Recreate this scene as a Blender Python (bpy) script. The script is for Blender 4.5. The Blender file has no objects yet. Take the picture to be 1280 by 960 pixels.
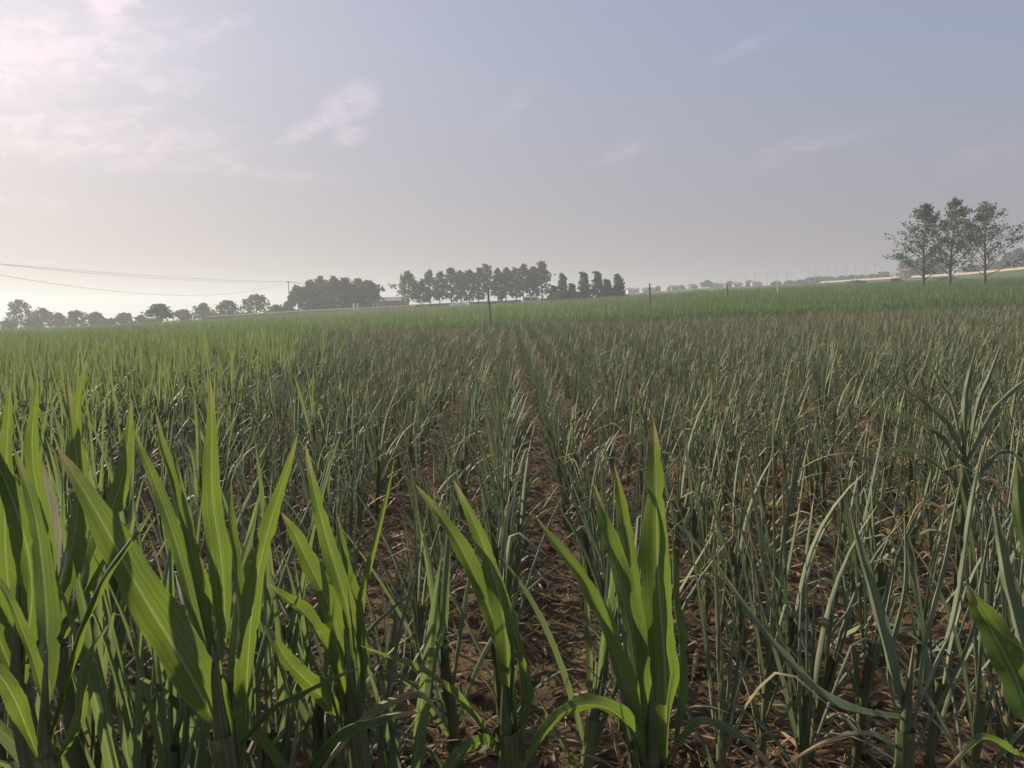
import bpy, math, random
import numpy as np
from mathutils import Matrix, Vector

R = math.radians
S = bpy.context.scene
COL = S.collection
PI = math.pi

# ------------------------------------------------------------------ camera
CAMZ = 1.6
FPX = 924.0                      # focal length in photo pixels (1280 wide)
PITCH, ROLL = R(5.75), R(-1.0)
cam_d = bpy.data.cameras.new('camera')
cam = bpy.data.objects.new('camera', cam_d)
COL.objects.link(cam)
CM = Matrix.Translation((0, 0, CAMZ)) @ Matrix.Rotation(PI/2-PITCH, 4, 'X') @ Matrix.Rotation(ROLL, 4, 'Z')
cam.matrix_world = CM
cam_d.sensor_width = 36
cam_d.lens = 36*FPX/1280
cam_d.clip_start = 0.05
cam_d.clip_end = 6000
S.camera = cam

# ------------------------------------------------------------------ sky and sun
SUN_AZ, SUN_EL = R(-55), R(24)   # azimuth from straight ahead, negative is left
W = bpy.data.worlds.new('World')
S.world = W
W.use_nodes = True


def nn(nt, t, **kw):
    n = nt.nodes.new(t)
    for k, v in kw.items():
        setattr(n, k, v)
    return n


def mth(nt, op, a, b=None, c=None, clamp=False):
    n = nt.nodes.new('ShaderNodeMath')
    n.operation = op
    n.use_clamp = clamp
    for i, v in enumerate((a, b, c)):
        if v is None:
            continue
        if isinstance(v, (int, float)):
            n.inputs[i].default_value = v
        else:
            nt.links.new(v, n.inputs[i])
    return n.outputs[0]


def mixc(nt, fac, a, b, mode='MIX'):
    n = nt.nodes.new('ShaderNodeMix')
    n.data_type = 'RGBA'
    n.blend_type = mode
    for sock, v in ((n.inputs[0], fac), (n.inputs[6], a), (n.inputs[7], b)):
        if isinstance(v, (int, float)):
            sock.default_value = v
        elif isinstance(v, (tuple, list)):
            sock.default_value = (*v, 1) if len(v) == 3 else v
        else:
            nt.links.new(v, sock)
    return n.outputs[2]


def noise(nt, vec, scale, detail=4, rough=.55, dist=0):
    n = nt.nodes.new('ShaderNodeTexNoise')
    n.inputs['Scale'].default_value = scale
    n.inputs['Detail'].default_value = detail
    n.inputs['Roughness'].default_value = rough
    n.inputs['Distortion'].default_value = dist
    if vec is not None:
        nt.links.new(vec, n.inputs['Vector'])
    return n.outputs[0]


def build_world():
    nt = W.node_tree
    nt.nodes.clear()
    out = nn(nt, 'ShaderNodeOutputWorld')
    bg = nn(nt, 'ShaderNodeBackground')
    bg.inputs[1].default_value = 0.072
    sky = nn(nt, 'ShaderNodeTexSky', sky_type='NISHITA', sun_disc=False)
    sky.sun_elevation = SUN_EL
    sky.sun_rotation = SUN_AZ
    sky.altitude = 50
    sky.air_density = 1.2
    sky.dust_density = 4.0
    sky.ozone_density = 1.0
    # thin cloud streaks of the evening sky, laid out by direction
    tc = nn(nt, 'ShaderNodeTexCoord')
    sp = nn(nt, 'ShaderNodeSeparateXYZ')
    nt.links.new(tc.outputs['Generated'], sp.inputs[0])
    yy = mth(nt, 'MAXIMUM', sp.outputs[1], 0.05)
    az = mth(nt, 'DIVIDE', sp.outputs[0], yy)
    el = mth(nt, 'DIVIDE', sp.outputs[2], yy)
    cb = nn(nt, 'ShaderNodeCombineXYZ')
    nt.links.new(az, cb.inputs[0])
    nt.links.new(el, cb.inputs[1])
    rot = nn(nt, 'ShaderNodeMapping')
    rot.inputs['Rotation'].default_value = (0, 0, R(-25))
    rot.inputs['Scale'].default_value = (1, 2.2, 1)
    nt.links.new(cb.outputs[0], rot.inputs[0])
    n1 = noise(nt, rot.outputs[0], 24, 10, .66, .35)
    n2 = noise(nt, rot.outputs[0], 6, 5, .6, .2)
    tot = None
    #      az,   el,  half length, half height, tilt, strength, threshold
    spots = [(-.205, .272, .045, .028, 25, 1.0, .30), (-.255, .245, .06, .014, 22, .9, .34), (-.205, .232, .035, .018, 10, .7, .36),
             (.15, .205, .06, .018, 20, .40, .42), (.38, .205, .10, .020, 22, .50, .40), (.46, .222, .06, .016, 15, .35, .40),
             (.63, .19, .10, .03, 15, .25, .42), (-.505, .405, .05, .04, 50, .9, .34), (-.44, .30, .07, .025, 5, .45, .40),
             (.59, .42, .06, .02, 15, .5, .38), (-.60, .34, .22, .07, 8, .5, .34), (-.52, .23, .25, .045, -4, .5, .38), (-.40, .36, .12, .02, 20, .3, .40), (-.36, .19, .2, .012, -6, .35, .38), (-.60, .26, .2, .015, 4, .4, .36), (.30, .33, .12, .012, 25, .3, .40),
             (-.62, .15, .22, .02, -5, .25, .42), (0, .26, .1, .02, 40, .22, .45)]
    for a, e, hl, hh, tl, st, th in spots:
        c, s_ = math.cos(R(tl)), math.sin(R(tl))
        da = mth(nt, 'SUBTRACT', az, a)
        de = mth(nt, 'SUBTRACT', el, e)
        u = mth(nt, 'DIVIDE', mth(nt, 'ADD', mth(nt, 'MULTIPLY', da, c), mth(nt, 'MULTIPLY', de, s_)), hl)
        v = mth(nt, 'DIVIDE', mth(nt, 'SUBTRACT', mth(nt, 'MULTIPLY', de, c), mth(nt, 'MULTIPLY', da, s_)), hh)
        d2 = mth(nt, 'ADD', mth(nt, 'MULTIPLY', u, u), mth(nt, 'MULTIPLY', v, v))
        env = mth(nt, 'EXPONENT', mth(nt, 'MULTIPLY', d2, -.7))
        raw = mth(nt, 'SUBTRACT', mth(nt, 'MULTIPLY', env, mth(nt, 'ADD', n1, mth(nt, 'MULTIPLY', n2, .35))), th)
        k = mth(nt, 'MULTIPLY', mth(nt, 'MULTIPLY', raw, 3.0, clamp=True), mth(nt, 'MULTIPLY_ADD', n1, 3.2*st, -.55*st, clamp=True))
        tot = k if tot is None else mth(nt, 'MAXIMUM', tot, k)
    low = mth(nt, 'SUBTRACT', 1.0, mth(nt, 'DIVIDE', el, .34), clamp=True)
    grey = mixc(nt, low, SKY_GREY, SKY_DUSK)
    den = nn(nt, 'ShaderNodeVectorMath', operation='MULTIPLY_ADD')      # compresses the brightest sky values to soften the sun's glow
    den.inputs[1].default_value = (.045, .045, .045)
    den.inputs[2].default_value = (1, 1, 1)
    nt.links.new(sky.outputs[0], den.inputs[0])
    dv = nn(nt, 'ShaderNodeVectorMath', operation='DIVIDE')
    nt.links.new(sky.outputs[0], dv.inputs[0])
    nt.links.new(den.outputs[0], dv.inputs[1])
    hz = mixc(nt, mth(nt, 'MULTIPLY_ADD', low, .30, .56), mixc(nt, 1.0, dv.outputs[0], (1.17, 1.10, 1.22), 'MULTIPLY'), grey)     # the milky evening air above the field
    lit = mixc(nt, 1.0, hz, (1.42, 1.26, 1.24), 'MULTIPLY')
    col = mixc(nt, tot, hz, lit)
    nt.links.new(col, bg.inputs[0])
    nt.links.new(bg.outputs[0], out.inputs[0])


SKY_GREY = (3.3, 3.68, 4.95)
SKY_DUSK = (3.25, 2.66, 2.95)
build_world()

sun_d = bpy.data.lights.new('sun', 'SUN')
sun_d.energy = 5.0
sun_d.angle = R(0.5)
sun_d.color = (1.0, .87, .65)
sun = bpy.data.objects.new('sun', sun_d)
COL.objects.link(sun)
sdir = Vector((math.sin(SUN_AZ)*math.cos(SUN_EL), math.cos(SUN_AZ)*math.cos(SUN_EL), math.sin(SUN_EL)))
sun.rotation_euler = sdir.to_track_quat('Z', 'Y').to_euler()
sun.location = sdir*60

S.view_settings.view_transform = 'Standard'
S.view_settings.look = 'None'
S.view_settings.gamma = 1
S.view_settings.use_curve_mapping = False
S.view_settings.exposure = 0.64
S.render.engine = 'CYCLES'
S.cycles.use_denoising = True
S.cycles.max_bounces = 6
S.cycles.diffuse_bounces = 3
S.cycles.glossy_bounces = 2
S.cycles.transmission_bounces = 4
S.cycles.volume_bounces = 0
S.cycles.caustics_reflective = False
S.cycles.caustics_refractive = False

rng = np.random.default_rng(7)
rnd = random.Random(11)


# ------------------------------------------------------------------ helpers
def px_ray(px, py):
    d = CM.to_3x3() @ Vector(((px-640)/FPX, (480-py)/FPX, -1))
    return d


def at_px(px, py, Y):
    """world point on the line of sight of a photo pixel at forward distance Y"""
    d = px_ray(px, py)
    k = Y/d.y
    return Vector((d.x*k, Y, CAMZ+d.z*k))


def smooth(a, b, x):
    t = np.clip((x-a)/(b-a), 0, 1)
    return t*t*(3-2*t)


def terrain(X, Y):
    X = np.asarray(X, float)
    Y = np.asarray(Y, float)
    q = X/np.maximum(np.abs(Y), 20)
    rise = np.interp(q, [-.72, -.5, -.28, 0, .15, .24, .4, .7], [.3, .7, 1.5, 2.0, 2.6, 3.3, 3.6, 4.0])
    z = 0.0175*300*np.tanh(X/300) + rise*smooth(22, 165, Y)
    z = z + 2.2*smooth(130, 240, Y)*smooth(.18, .42, q)
    z = z + smooth(165, 380, Y)*np.interp(q, [-.3, 0, .15, .24, .4, .7], [0, 2.5, 4.6, 5.0, 3.0, 2.5])
    return z


def ground_px(px, Y):
    d = px_ray(px, 385)
    X = Y*d.x/d.y
    return float(X), float(terrain(X, Y))


def height_px(px, py, Y):
    X, z = ground_px(px, Y)
    return at_px(px, py, Y).z - z


def tag(o, label=None, cat=None, group=None, kind=None):
    if label:
        o['label'] = label
    if cat:
        o['category'] = cat
    if group:
        o['group'] = group
    if kind:
        o['kind'] = kind
    return o


def empty(name, loc, rz=0):
    o = bpy.data.objects.new(name, None)
    COL.objects.link(o)
    o.location = loc
    o.rotation_euler = (0, 0, rz)
    o.empty_display_size = .1
    return o


class MB:
    """collects vertices and faces (with per-vertex uv and dryness) for one mesh"""

    def __init__(s):
        s.v, s.f, s.uv, s.dry, s.mi = [], [], [], [], []
        s.n = 0

    def add(s, v, f, uv=None, dry=None, mi=0):
        v = np.asarray(v, float)
        m = len(v)
        f = [tuple(int(i)+s.n for i in q) for q in f]
        s.v.append(v)
        s.f += f
        s.mi += [mi]*len(f)
        s.uv.append(np.zeros((m, 2)) if uv is None else np.asarray(uv, float))
        s.dry.append(np.zeros(m) if dry is None else np.broadcast_to(np.asarray(dry, float), (m,)))
        s.n += m

    def box(s, c, size, rz=0, mi=0):
        c = np.asarray(c, float)
        hx, hy, hz = np.asarray(size)/2
        p = np.array([[x, y, z] for x in (-hx, hx) for y in (-hy, hy) for z in (-hz, hz)])
        cr, sr = math.cos(rz), math.sin(rz)
        p = np.c_[p[:, 0]*cr-p[:, 1]*sr, p[:, 0]*sr+p[:, 1]*cr, p[:, 2]]+c
        s.add(p, [(0, 1, 3, 2), (4, 6, 7, 5), (0, 4, 5, 1), (2, 3, 7, 6), (0, 2, 6, 4), (1, 5, 7, 3)], mi=mi)

    def tube(s, pts, rad, n=6, mi=0, dry=0, cap=True):
        pts = np.asarray(pts, float)
        rad = np.broadcast_to(np.asarray(rad, float), (len(pts),))
        tg = np.gradient(pts, axis=0)
        tg /= np.linalg.norm(tg, axis=1)[:, None]+1e-9
        ref = np.array([1.0, 0, 0]) if abs(tg[0, 0]) < .8 else np.array([0, 1.0, 0])
        vs, uv = [], []
        a = np.arange(n)*2*PI/n
        for i, (p, t) in enumerate(zip(pts, tg)):
            x = np.cross(t, ref)
            x /= np.linalg.norm(x)
            y = np.cross(t, x)
            vs.append(p+rad[i]*(np.cos(a)[:, None]*x+np.sin(a)[:, None]*y))
            uv.append(np.c_[a/(2*PI), np.full(n, i/(len(pts)-1))])
        f = []
        for i in range(len(pts)-1):
            for j in range(n):
                k = (j+1) % n
                f.append((i*n+j, i*n+k, (i+1)*n+k, (i+1)*n+j))
        if cap:
            f.append(tuple(range(n-1, -1, -1)))
            f.append(tuple((len(pts)-1)*n+j for j in range(n)))
        s.add(np.concatenate(vs), f, np.concatenate(uv), dry, mi)

    def build(s, name, mats, parent=None, link=True, smooth_=True):
        me = mesh_from(name, np.concatenate(s.v), s.f, np.concatenate(s.uv), np.concatenate(s.dry), s.mi, mats, smooth_)
        o = bpy.data.objects.new(name, me)
        if link:
            COL.objects.link(o)
        if parent is not None:
            o.parent = parent
        return o


def mesh_from(name, v, f, uv, dry, mi, mats, smooth_=True):
    me = bpy.data.meshes.new(name)
    me.from_pydata(v.tolist(), [], f)
    me.polygons.foreach_set('use_smooth', [smooth_]*len(me.polygons))
    if not isinstance(mats, (list, tuple)):
        mats = [mats]
    for m in mats:
        me.materials.append(m)
    if len(mats) > 1:
        me.polygons.foreach_set('material_index', mi)
    ul = me.uv_layers.new(name='UVMap')
    idx = np.empty(len(me.loops), int)
    me.loops.foreach_get('vertex_index', idx)
    ul.data.foreach_set('uv', uv[idx].ravel())
    at = me.attributes.new('dry', 'FLOAT', 'POINT')
    at.data.foreach_set('value', np.asarray(dry, np.float32))
    me.update()
    return me


def copy_tree(o, parent=None):
    c = o.copy()
    COL.objects.link(c)
    c.parent = parent
    for ch in CH.get(o.name, ()):
        copy_tree(ch, c)
    return c


CH = {}


# ------------------------------------------------------------------ materials
def new_mat(name):
    m = bpy.data.materials.new(name)
    m.use_nodes = True
    nt = m.node_tree
    nt.nodes.clear()
    out = nn(nt, 'ShaderNodeOutputMaterial')
    return m, nt, out


def simple_mat(name, col, col2=None, rough=.8, scale=8, spec=.3, bump=0, metal=0):
    m, nt, out = new_mat(name)
    p = nn(nt, 'ShaderNodeBsdfPrincipled')
    p.inputs['Roughness'].default_value = rough
    p.inputs['Specular IOR Level'].default_value = spec
    p.inputs['Metallic'].default_value = metal
    tc = nn(nt, 'ShaderNodeTexCoord')
    n = noise(nt, tc.outputs['Object'], scale, 5, .6)
    k = mth(nt, 'MULTIPLY_ADD', n, 2.2, -.6, clamp=True)
    c = mixc(nt, k, col, col2 or tuple(x*.65 for x in col))
    nt.links.new(c, p.inputs['Base Color'])
    if bump:
        b = nn(nt, 'ShaderNodeBump')
        b.inputs['Strength'].default_value = bump
        b.inputs['Distance'].default_value = .02
        nt.links.new(n, b.inputs['Height'])
        nt.links.new(b.outputs[0], p.inputs['Normal'])
    nt.links.new(p.outputs[0], out.inputs[0])
    return m


def leaf_mat(name, dark, light, trans, dryc=((.27, .18, .10), (.42, .31, .19)), tfac=.42, rough=.42, rib=1.0, spec=.4):
    m, nt, out = new_mat(name)
    uvn = nn(nt, 'ShaderNodeUVMap', uv_map='UVMap')
    sp = nn(nt, 'ShaderNodeSeparateXYZ')
    nt.links.new(uvn.outputs[0], sp.inputs[0])
    u, v = sp.outputs[0], sp.outputs[1]
    oi = nn(nt, 'ShaderNodeObjectInfo')
    geo = nn(nt, 'ShaderNodeNewGeometry')
    tc = nn(nt, 'ShaderNodeTexCoord')
    nz = noise(nt, tc.outputs['Object'], 9, 3, .6)
    k = mth(nt, 'ADD', mth(nt, 'MULTIPLY', oi.outputs['Random'], .55), mth(nt, 'MULTIPLY_ADD', nz, 1.8, -.65), clamp=True)
    rnd_i = mth(nt, 'MULTIPLY_ADD', geo.outputs['Random Per Island'], .5, -.25)
    k = mth(nt, 'ADD', k, rnd_i, clamp=True)
    col = mixc(nt, k, dark, light)
    # fine parallel veins and the pale midrib
    vv = nn(nt, 'ShaderNodeCombineXYZ')
    nt.links.new(mth(nt, 'MULTIPLY', u, 34.0), vv.inputs[0])
    nt.links.new(mth(nt, 'MULTIPLY', v, .9), vv.inputs[1])
    nt.links.new(mth(nt, 'MULTIPLY', oi.outputs['Random'], 31.0), vv.inputs[2])
    vein = noise(nt, vv.outputs[0], 1.0, 3, .6)
    col = mixc(nt, mth(nt, 'MULTIPLY_ADD', vein, 4.0, -1.6, clamp=True), mixc(nt, 1, col, (.70, .73, .70), 'MULTIPLY'), mixc(nt, 1, col, (1.24, 1.2, 1.26), 'MULTIPLY'))
    du = mth(nt, 'ABSOLUTE', mth(nt, 'SUBTRACT', u, .5))
    ribm = mth(nt, 'MULTIPLY', mth(nt, 'SUBTRACT', 1.0, mth(nt, 'DIVIDE', du, .045), clamp=True), .75*rib)
    col = mixc(nt, ribm, col, (.30, .36, .17))
    # dried parts
    da = nn(nt, 'ShaderNodeAttribute', attribute_name='dry')
    nd = noise(nt, tc.outputs['Object'], 22, 4, .6)
    dk = mth(nt, 'ADD', da.outputs['Fac'], mth(nt, 'MULTIPLY_ADD', nd, .7, -.35))
    dk = mth(nt, 'MULTIPLY', mth(nt, 'SUBTRACT', dk, .32, clamp=True), 2.6, clamp=True)
    dc = mixc(nt, nd, dryc[0], dryc[1])
    edge = mth(nt, 'MULTIPLY', mth(nt, 'MULTIPLY', mth(nt, 'SUBTRACT', du, .43, clamp=True), 12.0, clamp=True), .5)
    col = mixc(nt, mth(nt, 'MULTIPLY', edge, mth(nt, 'MULTIPLY_ADD', nz, 2.2, -.6, clamp=True)), col, (.2, .17, .06))
    sv = noise(nt, tc.outputs['Object'], 75, 2, .5)
    spot = mth(nt, 'MULTIPLY', mth(nt, 'MULTIPLY', mth(nt, 'SUBTRACT', sv, .66, clamp=True), 14.0, clamp=True), mth(nt, 'MULTIPLY_ADD', nz, 3.0, -1.2, clamp=True))
    dk = mth(nt, 'MAXIMUM', dk, mth(nt, 'MULTIPLY', spot, .8))
    col = mixc(nt, dk, col, dc)
    tcol = mixc(nt, dk, mixc(nt, mth(nt, 'MULTIPLY_ADD', vein, 4.0, -1.5, clamp=True), tuple(x*.74 for x in trans), tuple(x*1.08 for x in trans)), dc)
    tcol = mixc(nt, mth(nt, 'MULTIPLY', ribm, .9), tcol, (.36, .42, .17))
    p = nn(nt, 'ShaderNodeBsdfPrincipled')
    p.inputs['Roughness'].default_value = rough
    p.inputs['Specular IOR Level'].default_value = spec
    nt.links.new(col, p.inputs['Base Color'])
    b = nn(nt, 'ShaderNodeBump')
    b.inputs['Strength'].default_value = .35
    b.inputs['Distance'].default_value = .002
    nt.links.new(vein, b.inputs['Height'])
    nt.links.new(b.outputs[0], p.inputs['Normal'])
    t = nn(nt, 'ShaderNodeBsdfTranslucent')
    nt.links.new(tcol, t.inputs[0])
    mx = nn(nt, 'ShaderNodeMixShader')
    mx.inputs[0].default_value = tfac
    nt.links.new(p.outputs[0], mx.inputs[1])
    nt.links.new(t.outputs[0], mx.inputs[2])
    nt.links.new(mx.outputs[0], out.inputs[0])
    return m


M = {}
M['leaf_grey'] = leaf_mat('curled_corn_leaf', (.108, .150, .094), (.25, .285, .19), (.13, .17, .07), tfac=.30, rough=.58, spec=.28)
M['leaf_green'] = leaf_mat('green_corn_leaf', (.042, .084, .028), (.098, .142, .056), (.185, .27, .035), tfac=.40)
M['leaf_field'] = leaf_mat('field_corn_leaf', (.048, .090, .050), (.122, .178, .115), (.20, .27, .08), tfac=.44, rough=.52, spec=.25)
M['leaf_far'] = leaf_mat('far_corn_leaf', (.075, .135, .052), (.140, .205, .090), (.18, .27, .07), tfac=.36, rough=.55, spec=.2, rib=.3)
M['leaf_pale'] = leaf_mat('withered_corn_leaf', (.24, .25, .19), (.34, .34, .26), (.25, .25, .15), tfac=.35, rough=.4)
M['stalk'] = leaf_mat('corn_stalk', (.075, .095, .042), (.16, .165, .075), (.12, .14, .03), tfac=.1, rib=0, rough=.45)
M['litter'] = leaf_mat('dry_litter', (.17, .11, .062), (.34, .25, .15), (.25, .16, .08), tfac=.2, rib=.2, rough=.7, spec=.2)
M['clod'] = simple_mat('soil_clod', (.105, .068, .045), (.055, .036, .025), .95, 40, .1, .5)
M['bark'] = simple_mat('bark', (.16, .13, .10), (.07, .055, .045), .9, 14, .2, .4)
M['crown_dark'] = leaf_mat('dark_tree_leaf', (.024, .060, .026), (.050, .100, .040), (.06, .13, .03), tfac=.25, rib=0, rough=.6)
M['crown_mid'] = leaf_mat('poplar_leaf', (.036, .074, .032), (.072, .125, .05), (.08, .16, .035), tfac=.3, rib=0, rough=.55)
M['crown_airy'] = leaf_mat('airy_tree_leaf', (.060, .095, .055), (.115, .155, .085), (.12, .17, .05), tfac=.35, rib=0, rough=.55)
M['concrete'] = simple_mat('grey_concrete', (.42, .40, .37), (.30, .29, .27), .85, 6, .3, .3)
M['pole'] = simple_mat('weathered_pole', (.20, .19, .175), (.11, .10, .09), .85, 5, .2, .2)
M['pole_pale'] = simple_mat('pale_pole', (.55, .54, .5), (.40, .39, .36), .8, 5, .3)
M['cable'] = simple_mat('cable', (.06, .06, .065), None, .6, 3)
M['porcelain'] = simple_mat('insulator', (.30, .16, .10), None, .3, 3, .5)
M['white_wall'] = simple_mat('whitewashed_wall', (.70, .69, .66), (.55, .54, .51), .9, 3, .2)
M['pale_wall'] = simple_mat('pale_parapet', (.46, .39, .31), (.36, .30, .24), .9, 1.5, .2)
M['brick'] = simple_mat('old_brick', (.36, .15, .085), (.25, .11, .07), .9, 5, .2)
M['brown_wall'] = simple_mat('brown_brick_wall', (.17, .12, .10), (.11, .085, .075), .9, 3, .2)
M['roof_grey'] = simple_mat('grey_roof', (.24, .235, .24), (.17, .165, .17), .7, 2, .3)
M['roof_red'] = simple_mat('red_tile_roof', (.30, .14, .10), (.22, .11, .085), .85, 4, .2)
M['plastic'] = simple_mat('greenhouse_film', (.58, .66, .66), (.46, .54, .54), .4, 2, .5)
M['glass'] = simple_mat('dark_window', (.03, .035, .04), None, .15, 3, .6)
M['door'] = simple_mat('wood_door', (.12, .08, .05), None, .7, 6)


def soil_mat():
    m, nt, out = new_mat('field_soil')
    p = nn(nt, 'ShaderNodeBsdfPrincipled')
    p.inputs['Roughness'].default_value = .95
    p.inputs['Specular IOR Level'].default_value = .1
    tc = nn(nt, 'ShaderNodeTexCoord')
    sp = nn(nt, 'ShaderNodeSeparateXYZ')
    nt.links.new(tc.outputs['Object'], sp.inputs[0])
    n1 = noise(nt, tc.outputs['Object'], 3, 6, .65)
    n2 = noise(nt, tc.outputs['Object'], 26, 6, .7)
    n3 = noise(nt, tc.outputs['Object'], .05, 4, .6)
    a = mixc(nt, mth(nt, 'MULTIPLY_ADD', n2, 2.4, -.7, clamp=True), (.048, .033, .020), (.125, .085, .050))
    a = mixc(nt, mth(nt, 'MULTIPLY_ADD', n1, 2.0, -.75, clamp=True), a, (.16, .115, .072))
    g = mixc(nt, mth(nt, 'MULTIPLY_ADD', n1, 2, -.5, clamp=True), (.050, .085, .026), (.10, .135, .045))
    g = mixc(nt, mth(nt, 'MULTIPLY_ADD', n3, 3, -1.1, clamp=True), g, (.075, .10, .04))
    far = mth(nt, 'DIVIDE', mth(nt, 'SUBTRACT', sp.outputs[1], 36.0), 6.0, clamp=True)
    c = mixc(nt, far, a, g)
    nt.links.new(c, p.inputs['Base Color'])
    b = nn(nt, 'ShaderNodeBump')
    b.inputs['Strength'].default_value = .8
    b.inputs['Distance'].default_value = .03
    nt.links.new(n2, b.inputs['Height'])
    nt.links.new(b.outputs[0], p.inputs['Normal'])
    nt.links.new(p.outputs[0], out.inputs[0])
    return m


M['soil'] = soil_mat()
M['verge'] = simple_mat('verge_grass', (.06, .09, .032), (.10, .11, .05), .95, .8, .1)
M['track'] = simple_mat('pale_dust', (.30, .25, .17), (.20, .19, .11), .95, .6, .1)

# ------------------------------------------------------------------ ground, one sheet to the horizon
ROW0, ROWS = .18, .58            # the furrow's centre and the row spacing


def row_x(k):
    """k = 0, 1, 2 .. right of the furrow, -1, -2 .. left of it"""
    return ROW0 + (.24 + k*ROWS if k >= 0 else -.24 + (k+1)*ROWS + (.17 if k < -1 else 0))


def vnoise(x, y, seed=0):
    r = np.random.default_rng(seed)
    tbl = r.random((64, 64))
    xi, yi = np.floor(x).astype(int), np.floor(y).astype(int)
    fx, fy = x-xi, y-yi
    fx, fy = fx*fx*(3-2*fx), fy*fy*(3-2*fy)
    g = lambda a, b: tbl[a % 64, b % 64]
    return (g(xi, yi)*(1-fx)+g(xi+1, yi)*fx)*(1-fy)+(g(xi, yi+1)*(1-fx)+g(xi+1, yi+1)*fx)*fy


def soil_h(X, Y):
    """clods and row ridges near the camera"""
    X = np.asarray(X, float)
    Y = np.asarray(Y, float)
    near = 1-smooth(9, 16, np.hypot(X, Y))
    ph = (X-ROW0)/ROWS
    h = .025*(-np.cos(2*PI*ph))
    h = h + .06*(vnoise(X*5, Y*5, 1)-.5)+.06*(vnoise(X*12, Y*12, 2)-.5)+.05*(vnoise(X*27, Y*27, 3)-.5)
    return terrain(X, Y)+h*near


def grow(a, step, end, k=1.12):
    o = [a]
    while o[-1] < end:
        step *= k
        o.append(o[-1]+step)
    return o


xs = np.arange(-6, 6.01, .045)
xr = np.array(grow(6, .045, 1400, 1.13))[1:]
xs = np.concatenate([-xr[::-1], xs, xr])
ys = np.arange(1.2, 10, .045)
ys = np.concatenate([np.array(grow(-1.2, .08, 60, 1.25))[::-1]*-1, np.arange(1.2, 1.2, 1), ys, np.array(grow(10, .06, 1450, 1.07))])
ys[:len(ys)] = np.sort(ys)
ys = np.unique(np.round(ys, 4))
GX, GY = np.meshgrid(xs, ys)
GZ = soil_h(GX, GY)
nx, ny = len(xs), len(ys)
me = bpy.data.meshes.new('ground')
idx = np.arange(nx*ny).reshape(ny, nx)
quads = np.stack([idx[:-1, :-1], idx[:-1, 1:], idx[1:, 1:], idx[1:, :-1]], -1).reshape(-1, 4)
me.from_pydata(np.c_[GX.ravel(), GY.ravel(), GZ.ravel()].tolist(), [], quads.tolist())
me.polygons.foreach_set('use_smooth', [True]*len(me.polygons))
me.materials.append(M['soil'])
ground = bpy.data.objects.new('ground', me)
COL.objects.link(ground)
tag(ground, kind='structure')

# pale dusty track along the left edge of the far field
pts = []
for px, Y in ((255, 118), (300, 124), (340, 128), (380, 133), (420, 139), (470, 147), (520, 156)):
    X, z = ground_px(px, Y)
    pts.append((X, Y, z))
pts = np.array(pts)
m = MB()
vs, fs = [], []
fine = np.linspace(0, len(pts)-1, 40)
ctr = np.c_[[np.interp(fine, range(len(pts)), pts[:, i]) for i in range(3)]].T
for i, c in enumerate(ctr):
    for s in np.linspace(-2.6, 2.6, 5):
        y = c[1]+s
        vs.append((c[0], y, float(terrain(c[0], y))-.1+1.55*max(0, math.cos(s*.58))**.7))
    if i:
        for j in range(4):
            a = (i-1)*5+j
            fs.append((a, a+5, a+6, a+1))
m.add(vs, fs)
tr = m.build('track', M['track'])
tag(tr, kind='structure')


# ------------------------------------------------------------------ corn leaves and plants
def width_prof(t, base=.55):
    return np.minimum(1, base+2.2*t)*np.clip(1-t**2.4, 0, 1)**.85+.02


def sweep(mb, pts, side, nrm, wid, fold, ncross=3, dry=0, tip=.0, wav=0, mi=0, rg=rng):
    """a blade along pts; side/nrm are unit frames, wid the full width at each point"""
    n = len(pts)
    us = np.linspace(-1, 1, ncross)
    t = np.linspace(0, 1, n)
    ph = rg.random()*9
    V, UV, D = [], [], []
    for i in range(n):
        h = wid[i]/2
        f = fold[i] if hasattr(fold, '__len__') else fold
        for u in us:
            w = wav*h*u*u*math.sin(t[i]*23+ph+(2.0 if u > 0 else 0))
            V.append(pts[i]+side[i]*(u*h*math.cos(f))+nrm[i]*(abs(u)*h*math.sin(f)+w))
            UV.append(((u+1)/2, t[i]))
            D.append(dry+tip*max(0, (t[i]-.68)/.32))
    F = []
    for i in range(n-1):
        for j in range(ncross-1):
            a = i*ncross+j
            F.append((a, a+1, a+ncross+1, a+ncross))
    mb.add(V, F, UV, D, mi)


def blade(mb, base, az, th0, th1, L, w, fold, nseg=7, ncross=3, dry=0, tip=.4, twist=0, kink=0, wav=0, mi=0, rg=rng, power=1.5):
    t = np.linspace(0, 1, nseg)
    th = th0+(th1-th0)*t**power
    if kink:
        th = np.where(t > kink, np.maximum(th, R(118)), th)
    azs = az+twist*.35*t
    d = np.c_[np.sin(th)*np.cos(azs), np.sin(th)*np.sin(azs), np.cos(th)]
    seg = L/(nseg-1)
    p = np.vstack([np.asarray(base, float), np.asarray(base)+np.cumsum((d[:-1]+d[1:])/2*seg, axis=0)])
    s0 = np.c_[-np.sin(azs), np.cos(azs), np.zeros(nseg)]
    n0 = np.cross(d, s0)
    tw = twist*t
    side = s0*np.cos(tw)[:, None]+n0*np.sin(tw)[:, None]
    nrm = n0*np.cos(tw)[:, None]-s0*np.sin(tw)[:, None]
    sweep(mb, p, side, -nrm, w*width_prof(t), fold, ncross, dry, tip, wav, mi, rg)


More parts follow.
